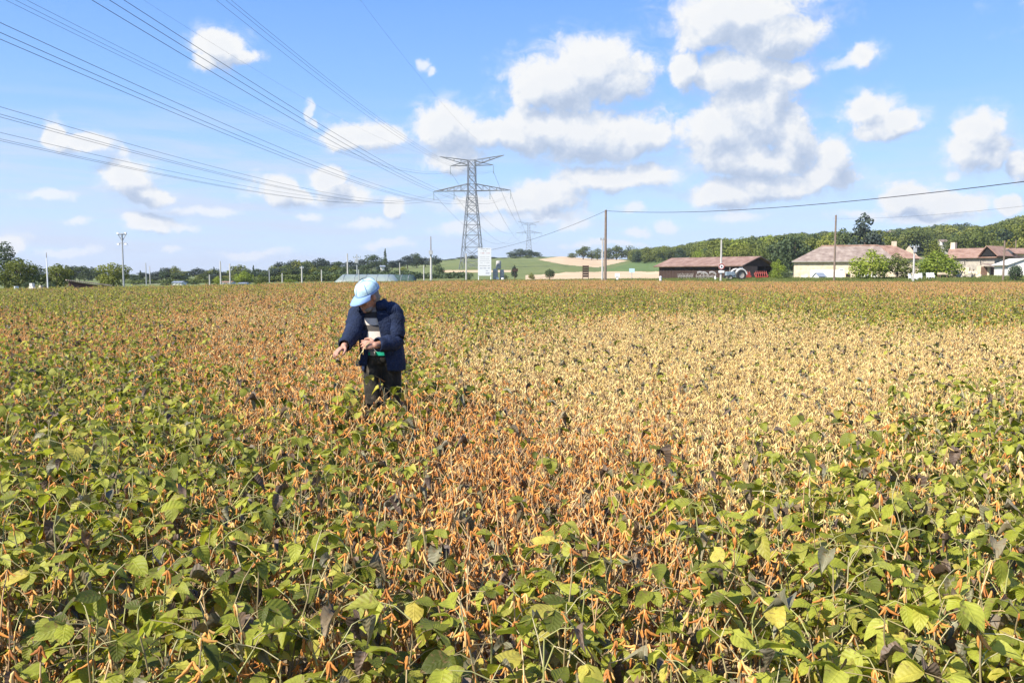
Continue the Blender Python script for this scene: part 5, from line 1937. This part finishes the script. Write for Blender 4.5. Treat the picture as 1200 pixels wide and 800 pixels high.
def machinery():
    d = 126
    A = on(860, d)
    root = empty('tractor', A, 0.25)
    tag(root, 'old grey-blue tractor with a white rear wing in front of the barn', 'tractor')
    wheel(root, (0.65, -0.75, 0.78), 0.78, 0.36, rim='rusty')
    wheel(root, (0.65, 0.75, 0.78), 0.78, 0.36, rim='rusty')
    wheel(root, (-1.05, -0.6, 0.42), 0.42, 0.22, rim='rusty')
    wheel(root, (-1.05, 0.6, 0.42), 0.42, 0.22, rim='rusty')
    MB().box((-0.75, 0, 0.98), (1.3, 0.55, 0.5)).box((-0.75, 0, 1.26), (1.2, 0.4, 0.1)).build('bonnet', M['tractor_paint'], root)
    MB().box((0.2, 0, 0.72), (1.6, 0.45, 0.4)).build('chassis', M['tractor_paint'], root)
    for s in (-1, 1):
        MB().tube([(0.65 + 0.9 * math.cos(a), s * 0.75, 0.78 + 0.9 * math.sin(a)) for a in np.linspace(0.1, 2.9, 12)], 0.13, 5).build('wing', M['offwhite'], root)
    MB().box((0.55, 0, 1.2), (0.4, 0.42, 0.1)).box((0.76, 0, 1.4), (0.08, 0.42, 0.4)).build('seat', M['tyre'], root)
    MB().tube([(-0.7, 0.12, 1.2), (-0.7, 0.12, 1.95)], 0.05, 6).build('exhaust', M['rusty'], root)
    MB().tube([(0.0, 0, 1.1), (0.18, 0, 1.5)], 0.03, 6).lathe([(0.17, 0.0), (0.20, 0.02), (0.17, 0.04), (0.17, 0.0)], (0.2, 0, 1.5), 12).build('steering_wheel', M['tyre'], root)
    MB().tube([(1.0, -0.5, 0.9), (1.0, -0.5, 1.9), (1.0, 0.5, 1.9), (1.0, 0.5, 0.9)], 0.05, 6).build('roll_bar', M['tractor_paint'], root)
    # red harrows
    for px, w, lab, n in ((875, 9.5, 'red folded harrow just right of the old tractor', 4), (892, 15, 'red harrow with upright tines in the open barn end', 6)):
        d = 128
        A = on(px, d)
        root = empty('red_harrow', A, 0.1)
        tag(root, lab, 'harrow', 'red harrows at the barn')
        k = d / 1000
        L = w * k
        h = max(0.8, ztop(317.5, d) - A.z)
        MB().bar((-L / 2, 0, h * 0.35), (L / 2, 0, h * 0.35), 0.12).bar((-L / 2, 0.5, h * 0.75), (L / 2, 0.5, h * 0.75), 0.12).bar((-L / 2, 0, h * .35), (-L / 2, .5, h * .75), .1).bar((L / 2, 0, h * .35), (L / 2, .5, h * .75), .1).build('frame', M['red'], root)
        for i in range(n):
            x = -L / 2 + L * (i + 0.5) / n
            MB().tube([(x, 0, 0.02), (x - 0.05, -0.12, h * 0.35), (x, 0.25, h * 0.7), (x + 0.04, 0.5, h * 0.98)], [0.05, 0.07, 0.07, 0.05], 5).build('tine', M['red'], root)
        if n == 4:
            MB().box((0, 0.1, h * 0.55), (L * 0.8, 0.06, h * 0.55)).build('guard', M['red'], root)
    # pale hay rake with wheels
    d = 127
    A = on(827, d)
    root = empty('hay_rake', A)
    tag(root, 'pale hay rake with curved wheel guards left of the road sign', 'hay rake')
    k = d / 1000
    MB().bar((-1.5, 0, 0.55), (1.5, 0.1, 0.62), 0.12).bar((0.1, 0, 0.6), (1.7, -0.3, 0.3), 0.08).build('frame', M['rusty'], root)
    for x, r in ((-0.95, 0.55), (-0.35, 0.5), (0.85, 0.55)):
        wo = MB()
        wo.tube([(x + r * math.cos(a), 0, 0.62 + r * math.sin(a)) for a in np.linspace(0, 6.283, 19)], 0.06, 5)
        for a in range(6):
            wo.bar((x, 0, 0.62), (x + r * math.cos(a * 1.047), 0, 0.62 + r * math.sin(a * 1.047)), 0.04)
        wo.build('rake_wheel', M['rusty'], root)
        MB().tube([(x + (r + .12) * math.cos(a), 0.05, 0.62 + (r + .12) * math.sin(a)) for a in np.linspace(0.4, 2.2, 9)], 0.09, 5).build('guard', M['drum'], root)
    # grey spring tines at left of the barn front
    A = on(803, 127)
    root = empty('spring_tine_harrow', A)
    tag(root, 'grey harrow with curved spring tines at the left half of the barn', 'harrow')
    MB().bar((-1.1, 0, 0.6), (1.1, 0, 0.6), 0.1).bar((-1.1, 0.4, 0.6), (1.1, 0.4, 0.6), 0.1).build('frame', M['rusty'], root)
    for i in range(6):
        x = -1.0 + i * 0.4
        MB().tube([(x, 0, 0.6), (x + 0.1, 0, 1.0 + 0.1 * (i % 2)), (x - 0.16, -0.05, 1.05), (x - 0.1, 0, 0.5), (x + 0.05, -0.1, 0.05)], 0.045, 5).build('tine', M['rusty'], root)
    A = on(837.5, 124)
    o = MB().lathe([(0, 0), (0.22, 0), (0.26, 0.05), (0.05, 0.75), (0.0, 0.78)], (0, 0, 0), 12).build('traffic_cone', M['white'])
    o.location = A
    tag(o, 'small white cone left of the road sign', 'cone')
    # white garden chairs and tables under the bushes
    def chair(px, d, rz, lab):
        A = on(px, d)
        root = empty('garden_chair', A, rz)
        tag(root, lab, 'garden chair')
        root.scale = (1.1, 1.1, 1.1)
        for sx in (-1, 1):
            for sy in (-1, 1):
                MB().tube([(sx * 0.24, sy * 0.22, 0), (sx * 0.21, sy * 0.2, 0.44)], 0.03, 6).build('leg', M['white'], root)
            MB().tube([(sx * 0.26, -0.22, 0.44), (sx * 0.27, -0.2, 0.66), (sx * 0.26, 0.24, 0.68)], 0.03, 6).build('armrest', M['white'], root)
        MB().box((0, 0, 0.45), (0.5, 0.48, 0.05)).build('seat', M['white'], root)
        MB().box((0, 0.26, 0.74), (0.5, 0.05, 0.56), rot=Matrix.Rotation(-0.2, 3, 'X')).build('backrest', M['white'], root)
    chair(1066.5, 126, 0.5, 'white garden chair just left of the pale concrete pole')
    chair(1071.5, 125, -0.6, 'white garden chair just right of the pale concrete pole')
    chair(1077.0, 127, 2.6, 'white garden chair under the left side of the lime tree')
    chair(1087.5, 128, 0.2, 'left one of two white chairs under the lime tree middle')
    chair(1091.0, 128, -0.3, 'right one of two white chairs under the lime tree middle')
    A = on(1103, 129)
    root = empty('garden_table', A)
    tag(root, 'low sandy table under the right side of the lime tree', 'table')
    MB().box((0, 0, 0.92), (1.2, 0.8, 0.34)).build('tabletop', M['stone'], root)
    for sx in (-1, 1):
        for sy in (-1, 1):
            MB().box((sx * 0.5, sy * 0.3, 0.37), (0.1, 0.1, 0.75)).build('leg', M['wood_brown'], root)


machinery()


# ------------------------------------------------------------------ the man in the crop
def capsule(mb, pts, rads, seg=14):
    """tapered limb with rounded joints, for the fused body"""
    for a, b, r0, r1 in zip(pts[:-1], pts[1:], rads[:-1], rads[1:]):
        mb.tube([a, b], [r0, r1], seg)
    for p, r in zip(pts, rads):
        mb.ball(p, r, seg, 8)


def fuse(mb, name, m, parent, voxel, smooth=4):
    me = mb.mesh(name, m)
    o = bpy.data.objects.new(name, me)
    COL.objects.link(o)
    r = o.modifiers.new('r', 'REMESH')
    r.mode = 'VOXEL'
    r.voxel_size = voxel
    s = o.modifiers.new('s', 'SMOOTH')
    s.iterations = smooth
    s.factor = 0.5
    dg = bpy.context.evaluated_depsgraph_get()
    dg.update()
    me2 = bpy.data.meshes.new_from_object(o.evaluated_get(dg))
    o.modifiers.clear()
    o.data = me2
    me2.name = name
    if not me2.materials:
        me2.materials.append(m)
    me2.polygons.foreach_set('use_smooth', [True] * len(me2.polygons))
    if parent is not None:
        o.parent = parent
    return o


def loft(rings, n, gap_of, yaw, wob, seed, close=False):
    """jacket or jumper shell: rings (z, cx, cy, rx, ry, gap)"""
    rg = random.Random(seed)
    ph = [rg.uniform(0, 6.28) for _ in range(8)]
    vs, fs = [], []
    for i, (z, cx, cy, rx, ry, gap) in enumerate(rings):
        for k in range(n + 1):
            a = gap + (2 * math.pi - 2 * gap) * k / n if not close else 2 * math.pi * k / n
            an = -math.pi / 2 - yaw + a
            w = 1 + wob * (math.sin(5 * a + ph[0] + 9 * z) * 0.6 + math.sin(11 * a + ph[1] - 23 * z) * 0.4)
            zz = z + (0.01 * math.sin(3 * a + ph[2]) if not close else 0)
            vs.append((cx + rx * w * math.cos(an), cy + ry * w * math.sin(an), zz))
    for i in range(len(rings) - 1):
        for k in range(n):
            fs.append((i * (n + 1) + k, i * (n + 1) + k + 1, (i + 1) * (n + 1) + k + 1, (i + 1) * (n + 1) + k))
    return vs, fs


def build_person():
    skin = mat('skin', (0.42, 0.22, 0.15), 0.55, var=0.2, scale=14.0)
    navy = mat('navy_cloth', (0.011, 0.020, 0.050), 0.8, var=0.4, scale=13.0, bump=0.8)
    cap_m = mat('cap_cloth', (0.48, 0.67, 0.71), 0.85, var=0.25, scale=24.0)
    visor_m = mat('visor_cloth', (0.22, 0.34, 0.58), 0.8, var=0.1, scale=20.0)
    hair_m = mat('grey_hair', (0.22, 0.20, 0.18), 0.9, var=0.5, scale=90.0)
    trous = mat('trouser_cloth', (0.07, 0.06, 0.05), 0.9, scale=11.0, bump=0.2, stops=[(0.40, (0.018, 0.016, 0.013)), (0.56, (0.040, 0.034, 0.025)), (0.66, (0.12, 0.095, 0.07))])
    boot_m = mat('boot_leather', (0.06, 0.04, 0.03), 0.6)
    belt_m = mat('green_belt', (0.02, 0.42, 0.26), 0.6, var=0.1)
    jump = bpy.data.materials.new('striped_jumper')
    jump.use_nodes = True
    N = NT(jump.node_tree)
    b = jump.node_tree.nodes['Principled BSDF']
    b.inputs['Roughness'].default_value = 0.95
    co = N.n('ShaderNodeTexCoord').outputs['Object']
    z = N.n('ShaderNodeSeparateXYZ', {0: co}).outputs[2]
    f = N.math('SUBTRACT', z, 0.9)
    gy, dk, cr, br = (0.26, 0.25, 0.25), (0.035, 0.032, 0.032), (0.66, 0.58, 0.48), (0.075, 0.066, 0.058)
    c = N.ramp(N.math('DIVIDE', f, 0.6), [(0.0, gy), (0.277, (0.42, 0.28, 0.20)), (0.375, cr), (0.485, br), (0.575, cr), (0.675, dk), (0.765, gy)], 'CONSTANT')
    kn = N.noise(co, 120.0, 2.0)
    c = N.mix(N.smooth(kn, 0.35, 0.65, 0.0, 0.3), c, N.mix(1.0, c, (0.6, 0.6, 0.6, 1), 'MULTIPLY'))
    jump.node_tree.links.new(c, b.inputs['Base Color'])

    root = empty('person', (PERSON.x, PERSON.y, GZ(PERSON.x, PERSON.y)))
    root.scale = (0.93, 0.95, 0.985)
    tag(root, 'man in navy jacket and pale blue cap bending over the crop with one arm out', 'person')
    V = Vector
    # head frame: looks down and to the left of the picture
    fw = V((-0.66, -0.56, -0.50)).normalized()
    up = (V((-0.12, -0.25, 1)) - fw * V((-0.12, -0.25, 1)).dot(fw)).normalized()
    rt = fw.cross(up).normalized()
    H = Matrix((rt, -fw, up)).transposed()          # local x right of face, -y forward, z up
    hc = V((-0.075, -0.12, 1.505))

    def hp(x, y, zz):
        return hc + H @ V((x, y, zz))
    body = MB()
    body.ball(hc, (0.078, 0.096, 0.115), 20, 14, mat=H)                   # skull
    body.ball(hp(0, -0.040, -0.065), (0.056, 0.062, 0.070), 16, 10, mat=H)   # jaw
    body.ball(hp(0, -0.088, -0.108), (0.024, 0.020, 0.020), 10, 8, mat=H)    # chin
    body.ball(hp(0, -0.082, 0.022), (0.055, 0.016, 0.012), 12, 8, mat=H)     # brow
    body.tube([hp(0, -0.092, 0.022), hp(0, -0.112, -0.018), hp(0, -0.126, -0.040)], [0.010, 0.013, 0.017], 10)  # nose
    for s in (-1, 1):
        body.ball(hp(s * 0.014, -0.110, -0.044), 0.011, 8, 6)             # nostril wing
        body.ball(hp(s * 0.048, -0.070, -0.030), (0.026, 0.026, 0.022), 10, 8, mat=H)   # cheek
        body.ball(hp(s * 0.082, 0.006, -0.018), (0.010, 0.022, 0.034), 10, 8, mat=H)    # ear
    body.ball(hp(0, -0.101, -0.072), (0.026, 0.012, 0.007), 10, 8, mat=H)    # upper lip
    body.ball(hp(0, -0.099, -0.085), (0.023, 0.012, 0.008), 10, 8, mat=H)    # lower lip
    capsule(body, [hp(0, 0.03, -0.07), V((-0.03, -0.01, 1.37))], [0.058, 0.068])
    # trunk, arms, legs
    capsule(body, [V((-0.02, 0, 1.32)), V((0.0, 0.0, 1.15)), V((0.03, 0.01, 0.99))], [0.090, 0.100, 0.090])
    RS, RE, RW = V((-0.185, -0.01, 1.34)), V((-0.205, -0.17, 1.175)), V((-0.245, -0.36, 1.085))
    LS, LE, LW = V((0.15, 0.0, 1.345)), V((0.175, -0.08, 1.10)), V((0.015, -0.27, 1.085))
    capsule(body, [RS, RE, RW], [0.058, 0.045, 0.029])
    capsule(body, [LS, LE, LW], [0.058, 0.045, 0.029])
    for hx, kx, ax, fy in ((-0.045, -0.055, -0.06, 0.02), (0.105, 0.115, 0.12, 0.06)):
        capsule(body, [V((hx, 0, 0.90)), V((kx, fy - 0.03, 0.48)), V((ax, fy, 0.08))], [0.085, 0.055, 0.04])
        capsule(body, [V((ax, fy, 0.05)), V((ax - 0.03, fy - 0.17, 0.035))], [0.042, 0.034])

    def hand(w, d, n, side, curls, spread=0.021):
        """wrist w, pointing d, n = back of the hand; five unequal fingers"""
        d = d.normalized()
        n = (n - d * n.dot(d)).normalized()
        s = d.cross(n).normalized() * side
        HM = Matrix((s, d, n)).transposed()
        body.ball(w + d * 0.05, (0.041, 0.056, 0.017), 14, 10, mat=HM)
        ln = [0.066, 0.076, 0.072, 0.058]
        for i in range(4):
            k = (i - 1.5) * spread
            base = w + d * (0.088 - 0.004 * abs(i - 1.3)) + s * k
            c = curls[i]
            dd = d + s * (i - 1.5) * 0.10
            p1 = base + (dd * math.cos(c * 0.5) - n * math.sin(c * 0.5)) * ln[i] * 0.45
            p2 = p1 + (dd * math.cos(c * 1.2) - n * math.sin(c * 1.2)) * ln[i] * 0.32
            p3 = p2 + (dd * math.cos(c * 1.7) - n * math.sin(c * 1.7)) * ln[i] * 0.24
            capsule(body, [base - d * 0.02, p1, p2, p3], [0.0095, 0.0088, 0.008, 0.007], 8)
        tb = w + d * 0.025 - s * 0.034
        t1 = tb + (d * 0.55 - s * 0.65 - n * 0.4).normalized() * 0.036
        t2 = t1 + (d * 0.9 - s * 0.1 - n * 0.5).normalized() * 0.030
        t3 = t2 + (d * 0.95 + s * 0.25 - n * 0.4).normalized() * 0.022
        capsule(body, [tb, t1, t2, t3], [0.014, 0.0125, 0.011, 0.009], 8)
    hand(RW, V((-0.50, -0.72, -0.36)), V((-0.25, -0.05, 0.9)), 1, [0.35, 0.5, 0.6, 0.75])
    hand(LW, V((-0.93, -0.28, 0.10)), V((0.25, -0.9, 0.35)), -1, [0.9, 1.0, 1.05, 1.1])
    bo = fuse(body, 'body', skin, root, 0.0055, 3)

    # eyes
    for s in (-1, 1):
        MB().ball(hp(s * 0.030, -0.087, 0.004), 0.011, 10, 8).build('eye', M['dark'], bo, True)
    # hair and stubbly beard
    mb = MB()
    mb.ball(hp(0, 0.02, -0.005), (0.084, 0.088, 0.098), 18, 12, mat=H)
    mb.ball(hp(0, 0.05, -0.05), (0.070, 0.055, 0.060), 14, 8, mat=H)
    mb.build('hair', hair_m, bo, True)
    mb = MB()
    mb.ball(hp(0, -0.050, -0.098), (0.055, 0.052, 0.040), 16, 8, mat=H)
    mb.build('beard', hair_m, bo, True)

    # cap with crown, band, visor
    capo = MB()
    vs, fs = [], []
    nr, ns = 9, 28
    for i in range(nr + 1):
        t = i / nr
        rr = math.sin(t * math.pi / 2) ** 0.85
        for k in range(ns):
            a = 2 * math.pi * k / ns
            pk = 1 + 0.012 * math.sin(6 * a) * t
            vs.append(hp(0.101 * rr * math.cos(a) * pk, 0.012 + 0.117 * rr * math.sin(a) * pk, 0.032 + 0.098 * math.cos(t * math.pi / 2) ** 0.8 + 0.004 * math.sin(4 * a + 5 * t)))
    for i in range(nr):
        for k in range(ns):
            k2 = (k + 1) % ns
            fs.append((i * ns + k, (i + 1) * ns + k, (i + 1) * ns + k2, i * ns + k2))
    capo.add(vs, fs)
    co_ = capo.build('cap', cap_m, root, True)
    mb = MB()
    mb.add([hp(0.103 * math.cos(a) * q, 0.012 + 0.119 * math.sin(a) * q, zz) for (q, zz) in ((1.005, 0.020), (1.01, 0.040)) for a in np.linspace(0, 6.2832, 29)], [(k, k + 1, k + 30, k + 29) for k in range(28)])
    mb.build('band', visor_m, co_, True)
    for k in range(6):
        a = math.pi * k / 3 + 0.5
        MB().tube([hp(0.102 * math.sin(t) ** 0.85 * math.cos(a), 0.012 + 0.118 * math.sin(t) ** 0.85 * math.sin(a), 0.034 + 0.098 * math.cos(t) ** 0.8) for t in np.linspace(0.02, 1.55, 10)], 0.0022, 5).build('seam', visor_m, co_)
    MB().ball(hp(0, 0.012, 0.133), (0.010, 0.010, 0.006), 10, 6, mat=H).build('button', visor_m, co_, True)
    mb = MB()
    vs, fs = [], []
    for lay in (0.0, 0.006):
        for i in range(7):
            t = i / 6
            for k in range(17):
                a = math.pi * (1.08 + 0.84 * k / 16)
                reach = 0.085 * math.sin(math.pi * (0.06 + 0.88 * k / 16)) ** 0.6
                x = 0.102 * math.cos(a)
                y = 0.012 + 0.118 * math.sin(a) - reach * t
                vs.append(hp(x * (1 + 0.06 * t), y, 0.026 - 0.028 * t * t - 0.55 * x * x * 2 * t + lay))
    m_ = 7 * 17
    for i in range(6):
        for k in range(16):
            q = (i * 17 + k, i * 17 + k + 1, (i + 1) * 17 + k + 1, (i + 1) * 17 + k)
            fs.append(q)
            fs.append(tuple(x + m_ for x in reversed(q)))
    for k in range(16):
        fs.append((6 * 17 + k, 6 * 17 + k + 1, 6 * 17 + k + 1 + m_, 6 * 17 + k + m_))
    mb.add(vs, fs)
    mb.build('visor', visor_m, co_, True)

    yaw = 0.33
    # jumper
    rings = [(0.985, 0.02, 0.0, 0.150, 0.120, 0), (1.06, 0.015, -0.005, 0.162, 0.130, 0), (1.14, 0.01, -0.005, 0.165, 0.132, 0), (1.25, 0.0, 0.0, 0.162, 0.122, 0), (1.32, -0.012, -0.01, 0.150, 0.110, 0),
             (1.37, -0.025, -0.015, 0.105, 0.090, 0), (1.405, -0.035, -0.025, 0.078, 0.078, 0), (1.43, -0.04, -0.03, 0.074, 0.074, 0)]
    mb = MB()
    mb.add(*loft(rings, 44, None, yaw, 0.012, 5, True))
    mb.build('jumper', jump, root, True)
    mb = MB()
    mb.add(*loft([(0.985, 0.02, 0, 0.155, 0.125, 0), (1.022, 0.02, 0, 0.157, 0.127, 0)], 40, None, yaw, 0.012, 5, True))
    bl = mb.build('belt', belt_m, root, True)
    MB().box((-0.03, -0.132, 1.003), (0.045, 0.016, 0.035), -0.3).build('buckle', M['rusty'], bl)

    # jacket: open shell, sleeves, collar
    rings = [(0.855, 0.045, 0.005, 0.196, 0.160, 0.62), (0.93, 0.042, 0.005, 0.193, 0.157, 0.58), (1.02, 0.036, 0.0, 0.190, 0.154, 0.50), (1.12, 0.026, 0.0, 0.188, 0.152, 0.44), (1.22, 0.012, 0.0, 0.190, 0.148, 0.42),
             (1.30, -0.006, 0.0, 0.196, 0.138, 0.42), (1.35, -0.018, 0.0, 0.172, 0.120, 0.46), (1.385, -0.027, -0.006, 0.128, 0.100, 0.55), (1.41, -0.034, -0.01, 0.096, 0.092, 0.66)]
    mb = MB()
    rr2 = []
    for q in np.linspace(0, len(rings) - 1, 33):          # finer rings so that the cloth can crease
        i = min(int(q), len(rings) - 2)
        rr2.append(tuple(rings[i][c] + (rings[i + 1][c] - rings[i][c]) * (q - i) for c in range(6)))
    vs, fs = loft(rr2, 72, None, yaw, 0.026, 9)
    mb.add(vs, fs)
    jk = mb.build('jacket', navy, root, True)
    so = jk.modifiers.new('thickness', 'SOLIDIFY')
    so.thickness = 0.011
    so.offset = 0.2
    # the left front flap hangs open
    mb = MB()
    fl = []
    for t in np.linspace(0, 1, 10):
        zz = 1.20 - 0.30 * t
        for q in np.linspace(0, 1, 5):
            fl.append((-0.135 - 0.035 * t + q * (0.05 + 0.045 * t) - 0.01 * math.sin(8 * t), -0.135 - 0.05 * t + 0.03 * q * q - 0.012 * math.sin(5 * t + 4 * q), zz))
    mb.add(fl, [(i * 5 + j, i * 5 + j + 1, (i + 1) * 5 + j + 1, (i + 1) * 5 + j) for i in range(9) for j in range(4)])
    fo = mb.build('front_flap', navy, jk, True)
    so = fo.modifiers.new('thickness', 'SOLIDIFY')
    so.thickness = 0.010
    # collar
    mb = MB()
    mb.add(*loft([(1.405, -0.034, -0.01, 0.097, 0.094, 0.66), (1.44, -0.040, -0.012, 0.095, 0.098, 0.72), (1.455, -0.041, -0.012, 0.103, 0.106, 0.72), (1.425, -0.038, -0.008, 0.130, 0.122, 0.62), (1.385, -0.033, -0.004, 0.150, 0.128, 0.56)], 40, None, yaw, 0.01, 3))
    cl = mb.build('collar', navy, jk, True)
    so = cl.modifiers.new('thickness', 'SOLIDIFY')
    so.thickness = 0.008

    def sleeve(pts, rads, seed):
        rg = random.Random(seed)
        n, m2 = 26, 18
        cum = [0.0]
        for a, b in zip(pts[:-1], pts[1:]):
            cum.append(cum[-1] + (b - a).length)
        P, rr = [], []
        for i in range(n + 1):
            s = cum[-1] * i / n
            j = max(k for k in range(len(cum)) if cum[k] <= s + 1e-9)
            j = min(j, len(pts) - 2)
            t = (s - cum[j]) / (cum[j + 1] - cum[j])
            P.append(pts[j].lerp(pts[j + 1], t))
            rr.append(rads[j] + (rads[j + 1] - rads[j]) * t)
        for _ in range(2):
            P = [P[0]] + [(P[i - 1] + P[i] * 2 + P[i + 1]) / 4 for i in range(1, n)] + [P[-1]]
        tmp = MB().tube(P, rr, m2, cap=False)
        out = []
        ph = rg.uniform(0, 6)
        for q, v in enumerate(tmp.v):
            i, k = divmod(q, m2)
            c = P[i]
            w = 1 + 0.055 * math.sin(i * 1.35 + 1.4 * math.sin(2 * math.pi * k / m2 + ph)) + 0.045 * math.sin(i * 2.3 + k * 0.9 + ph)
            out.append(tuple(c + (V(v) - c) * w))
        mb = MB()
        mb.add(out, tmp.f)
        so_ = mb.build('sleeve', navy, jk, True)
        sd_ = so_.modifiers.new('thickness', 'SOLIDIFY')
        sd_.thickness = 0.009
        return so_
    sleeve([V((-0.10, 0.0, 1.355)), RS, RE, RW + (RE - RW) * 0.02], [0.085, 0.082, 0.068, 0.050], 1)
    sleeve([V((0.08, 0.0, 1.355)), LS, LE, LW + (LE - LW) * 0.10], [0.085, 0.084, 0.070, 0.052], 2)
    # pocket flap
    MB().box((0.145, -0.138, 1.02), (0.10, 0.012, 0.03), 0.55).build('pocket_flap', navy, jk)

    # trousers
    tr = MB()
    capsule(tr, [V((-0.03, 0.005, 0.96)), V((-0.045, 0.0, 0.86)), V((-0.055, 0.0, 0.48)), V((-0.06, 0.02, 0.14))], [0.105, 0.100, 0.080, 0.068], 18)
    capsule(tr, [V((0.085, 0.005, 0.96)), V((0.105, 0.01, 0.86)), V((0.115, 0.03, 0.48)), V((0.12, 0.06, 0.14))], [0.105, 0.104, 0.084, 0.070], 18)
    tr.ball((0.028, 0.0, 0.95), (0.15, 0.12, 0.075), 20, 10)
    fuse(tr, 'trousers', trous, root, 0.011, 4)
    for ax, fy in ((-0.06, 0.02), (0.12, 0.06)):
        mb = MB()
        capsule(mb, [V((ax, fy, 0.20)), V((ax, fy, 0.06))], [0.058, 0.056], 14)
        capsule(mb, [V((ax, fy, 0.055)), V((ax - 0.035, fy - 0.19, 0.045))], [0.058, 0.048], 14)
        fuse(mb, 'boot', boot_m, root, 0.012, 3)

    # plucked stem held in the left hand, hanging in front of the jacket
    h0 = V(((LW.x - 0.075) * 0.93, (LW.y - 0.035) * 0.95, LW.z * 0.985)) + root.location
    ro = empty('plucked_plant', h0)
    tag(ro, 'plucked dry soybean stem with pale pods dangling from the hand of the man', 'plucked plant')
    MB().tube([(0.03, 0.0, 0.03), (0.0, -0.01, 0.0), (-0.04, -0.02, -0.06), (-0.085, -0.02, -0.13)], [0.004, 0.004, 0.0035, 0.0025], 6).build('stem', M['stem'], ro)
    rg = random.Random(8)
    for p in ((-0.02, -0.02, -0.03), (-0.05, -0.02, -0.075), (-0.07, -0.02, -0.105), (-0.085, -0.02, -0.125)):
        for q in range(2):
            pm = PM()
            v, f, uv = pod_geo(rg, 0.045, 0.0065, 6, 6)
            pm.add(xf(v, rotz(rg.uniform(0, 6)) @ Matrix.Rotation(rg.uniform(-0.8, 0.8), 4, 'Y')), f, uv, 0)
            o = link('pod', pm.mesh('pod', [M['pod_straw']]), ro)
            o.location = p
    # the pod he is holding out
    o = link('plucked_pod', PM_one(rg), None)
    o.location = V(((RW.x - 0.085) * 0.93, (RW.y - 0.11) * 0.95, (RW.z - 0.06) * 0.985)) + root.location
    tag(o, 'small pale pod at the fingertips of the outstretched hand', 'pod')


def PM_one(rg):
    pm = PM()
    v, f, uv = pod_geo(rg, 0.04, 0.006, 6, 6)
    pm.add(v, f, uv, 0)
    return pm.mesh('plucked_pod', [M['pod_straw']])


build_person()


# ------------------------------------------------------------------ thin summer haze, one closed box round everything below the clouds
def build_haze():
    m = bpy.data.materials.new('haze')
    m.use_nodes = True
    t = m.node_tree
    t.nodes.clear()
    N = NT(t)
    out = N.n('ShaderNodeOutputMaterial')
    v = N.n('ShaderNodeVolumePrincipled', {'Color': (0.86, 0.92, 1.0, 1), 'Density': 0.00016, 'Anisotropy': 0.2})
    t.links.new(v.outputs[0], out.inputs['Volume'])
    o = MB().box((0, 1450, 34), (8400, 3300, 78)).build('haze', m)
    tag(o, 'thin pale haze over the land', None, None, 'stuff')


build_haze()
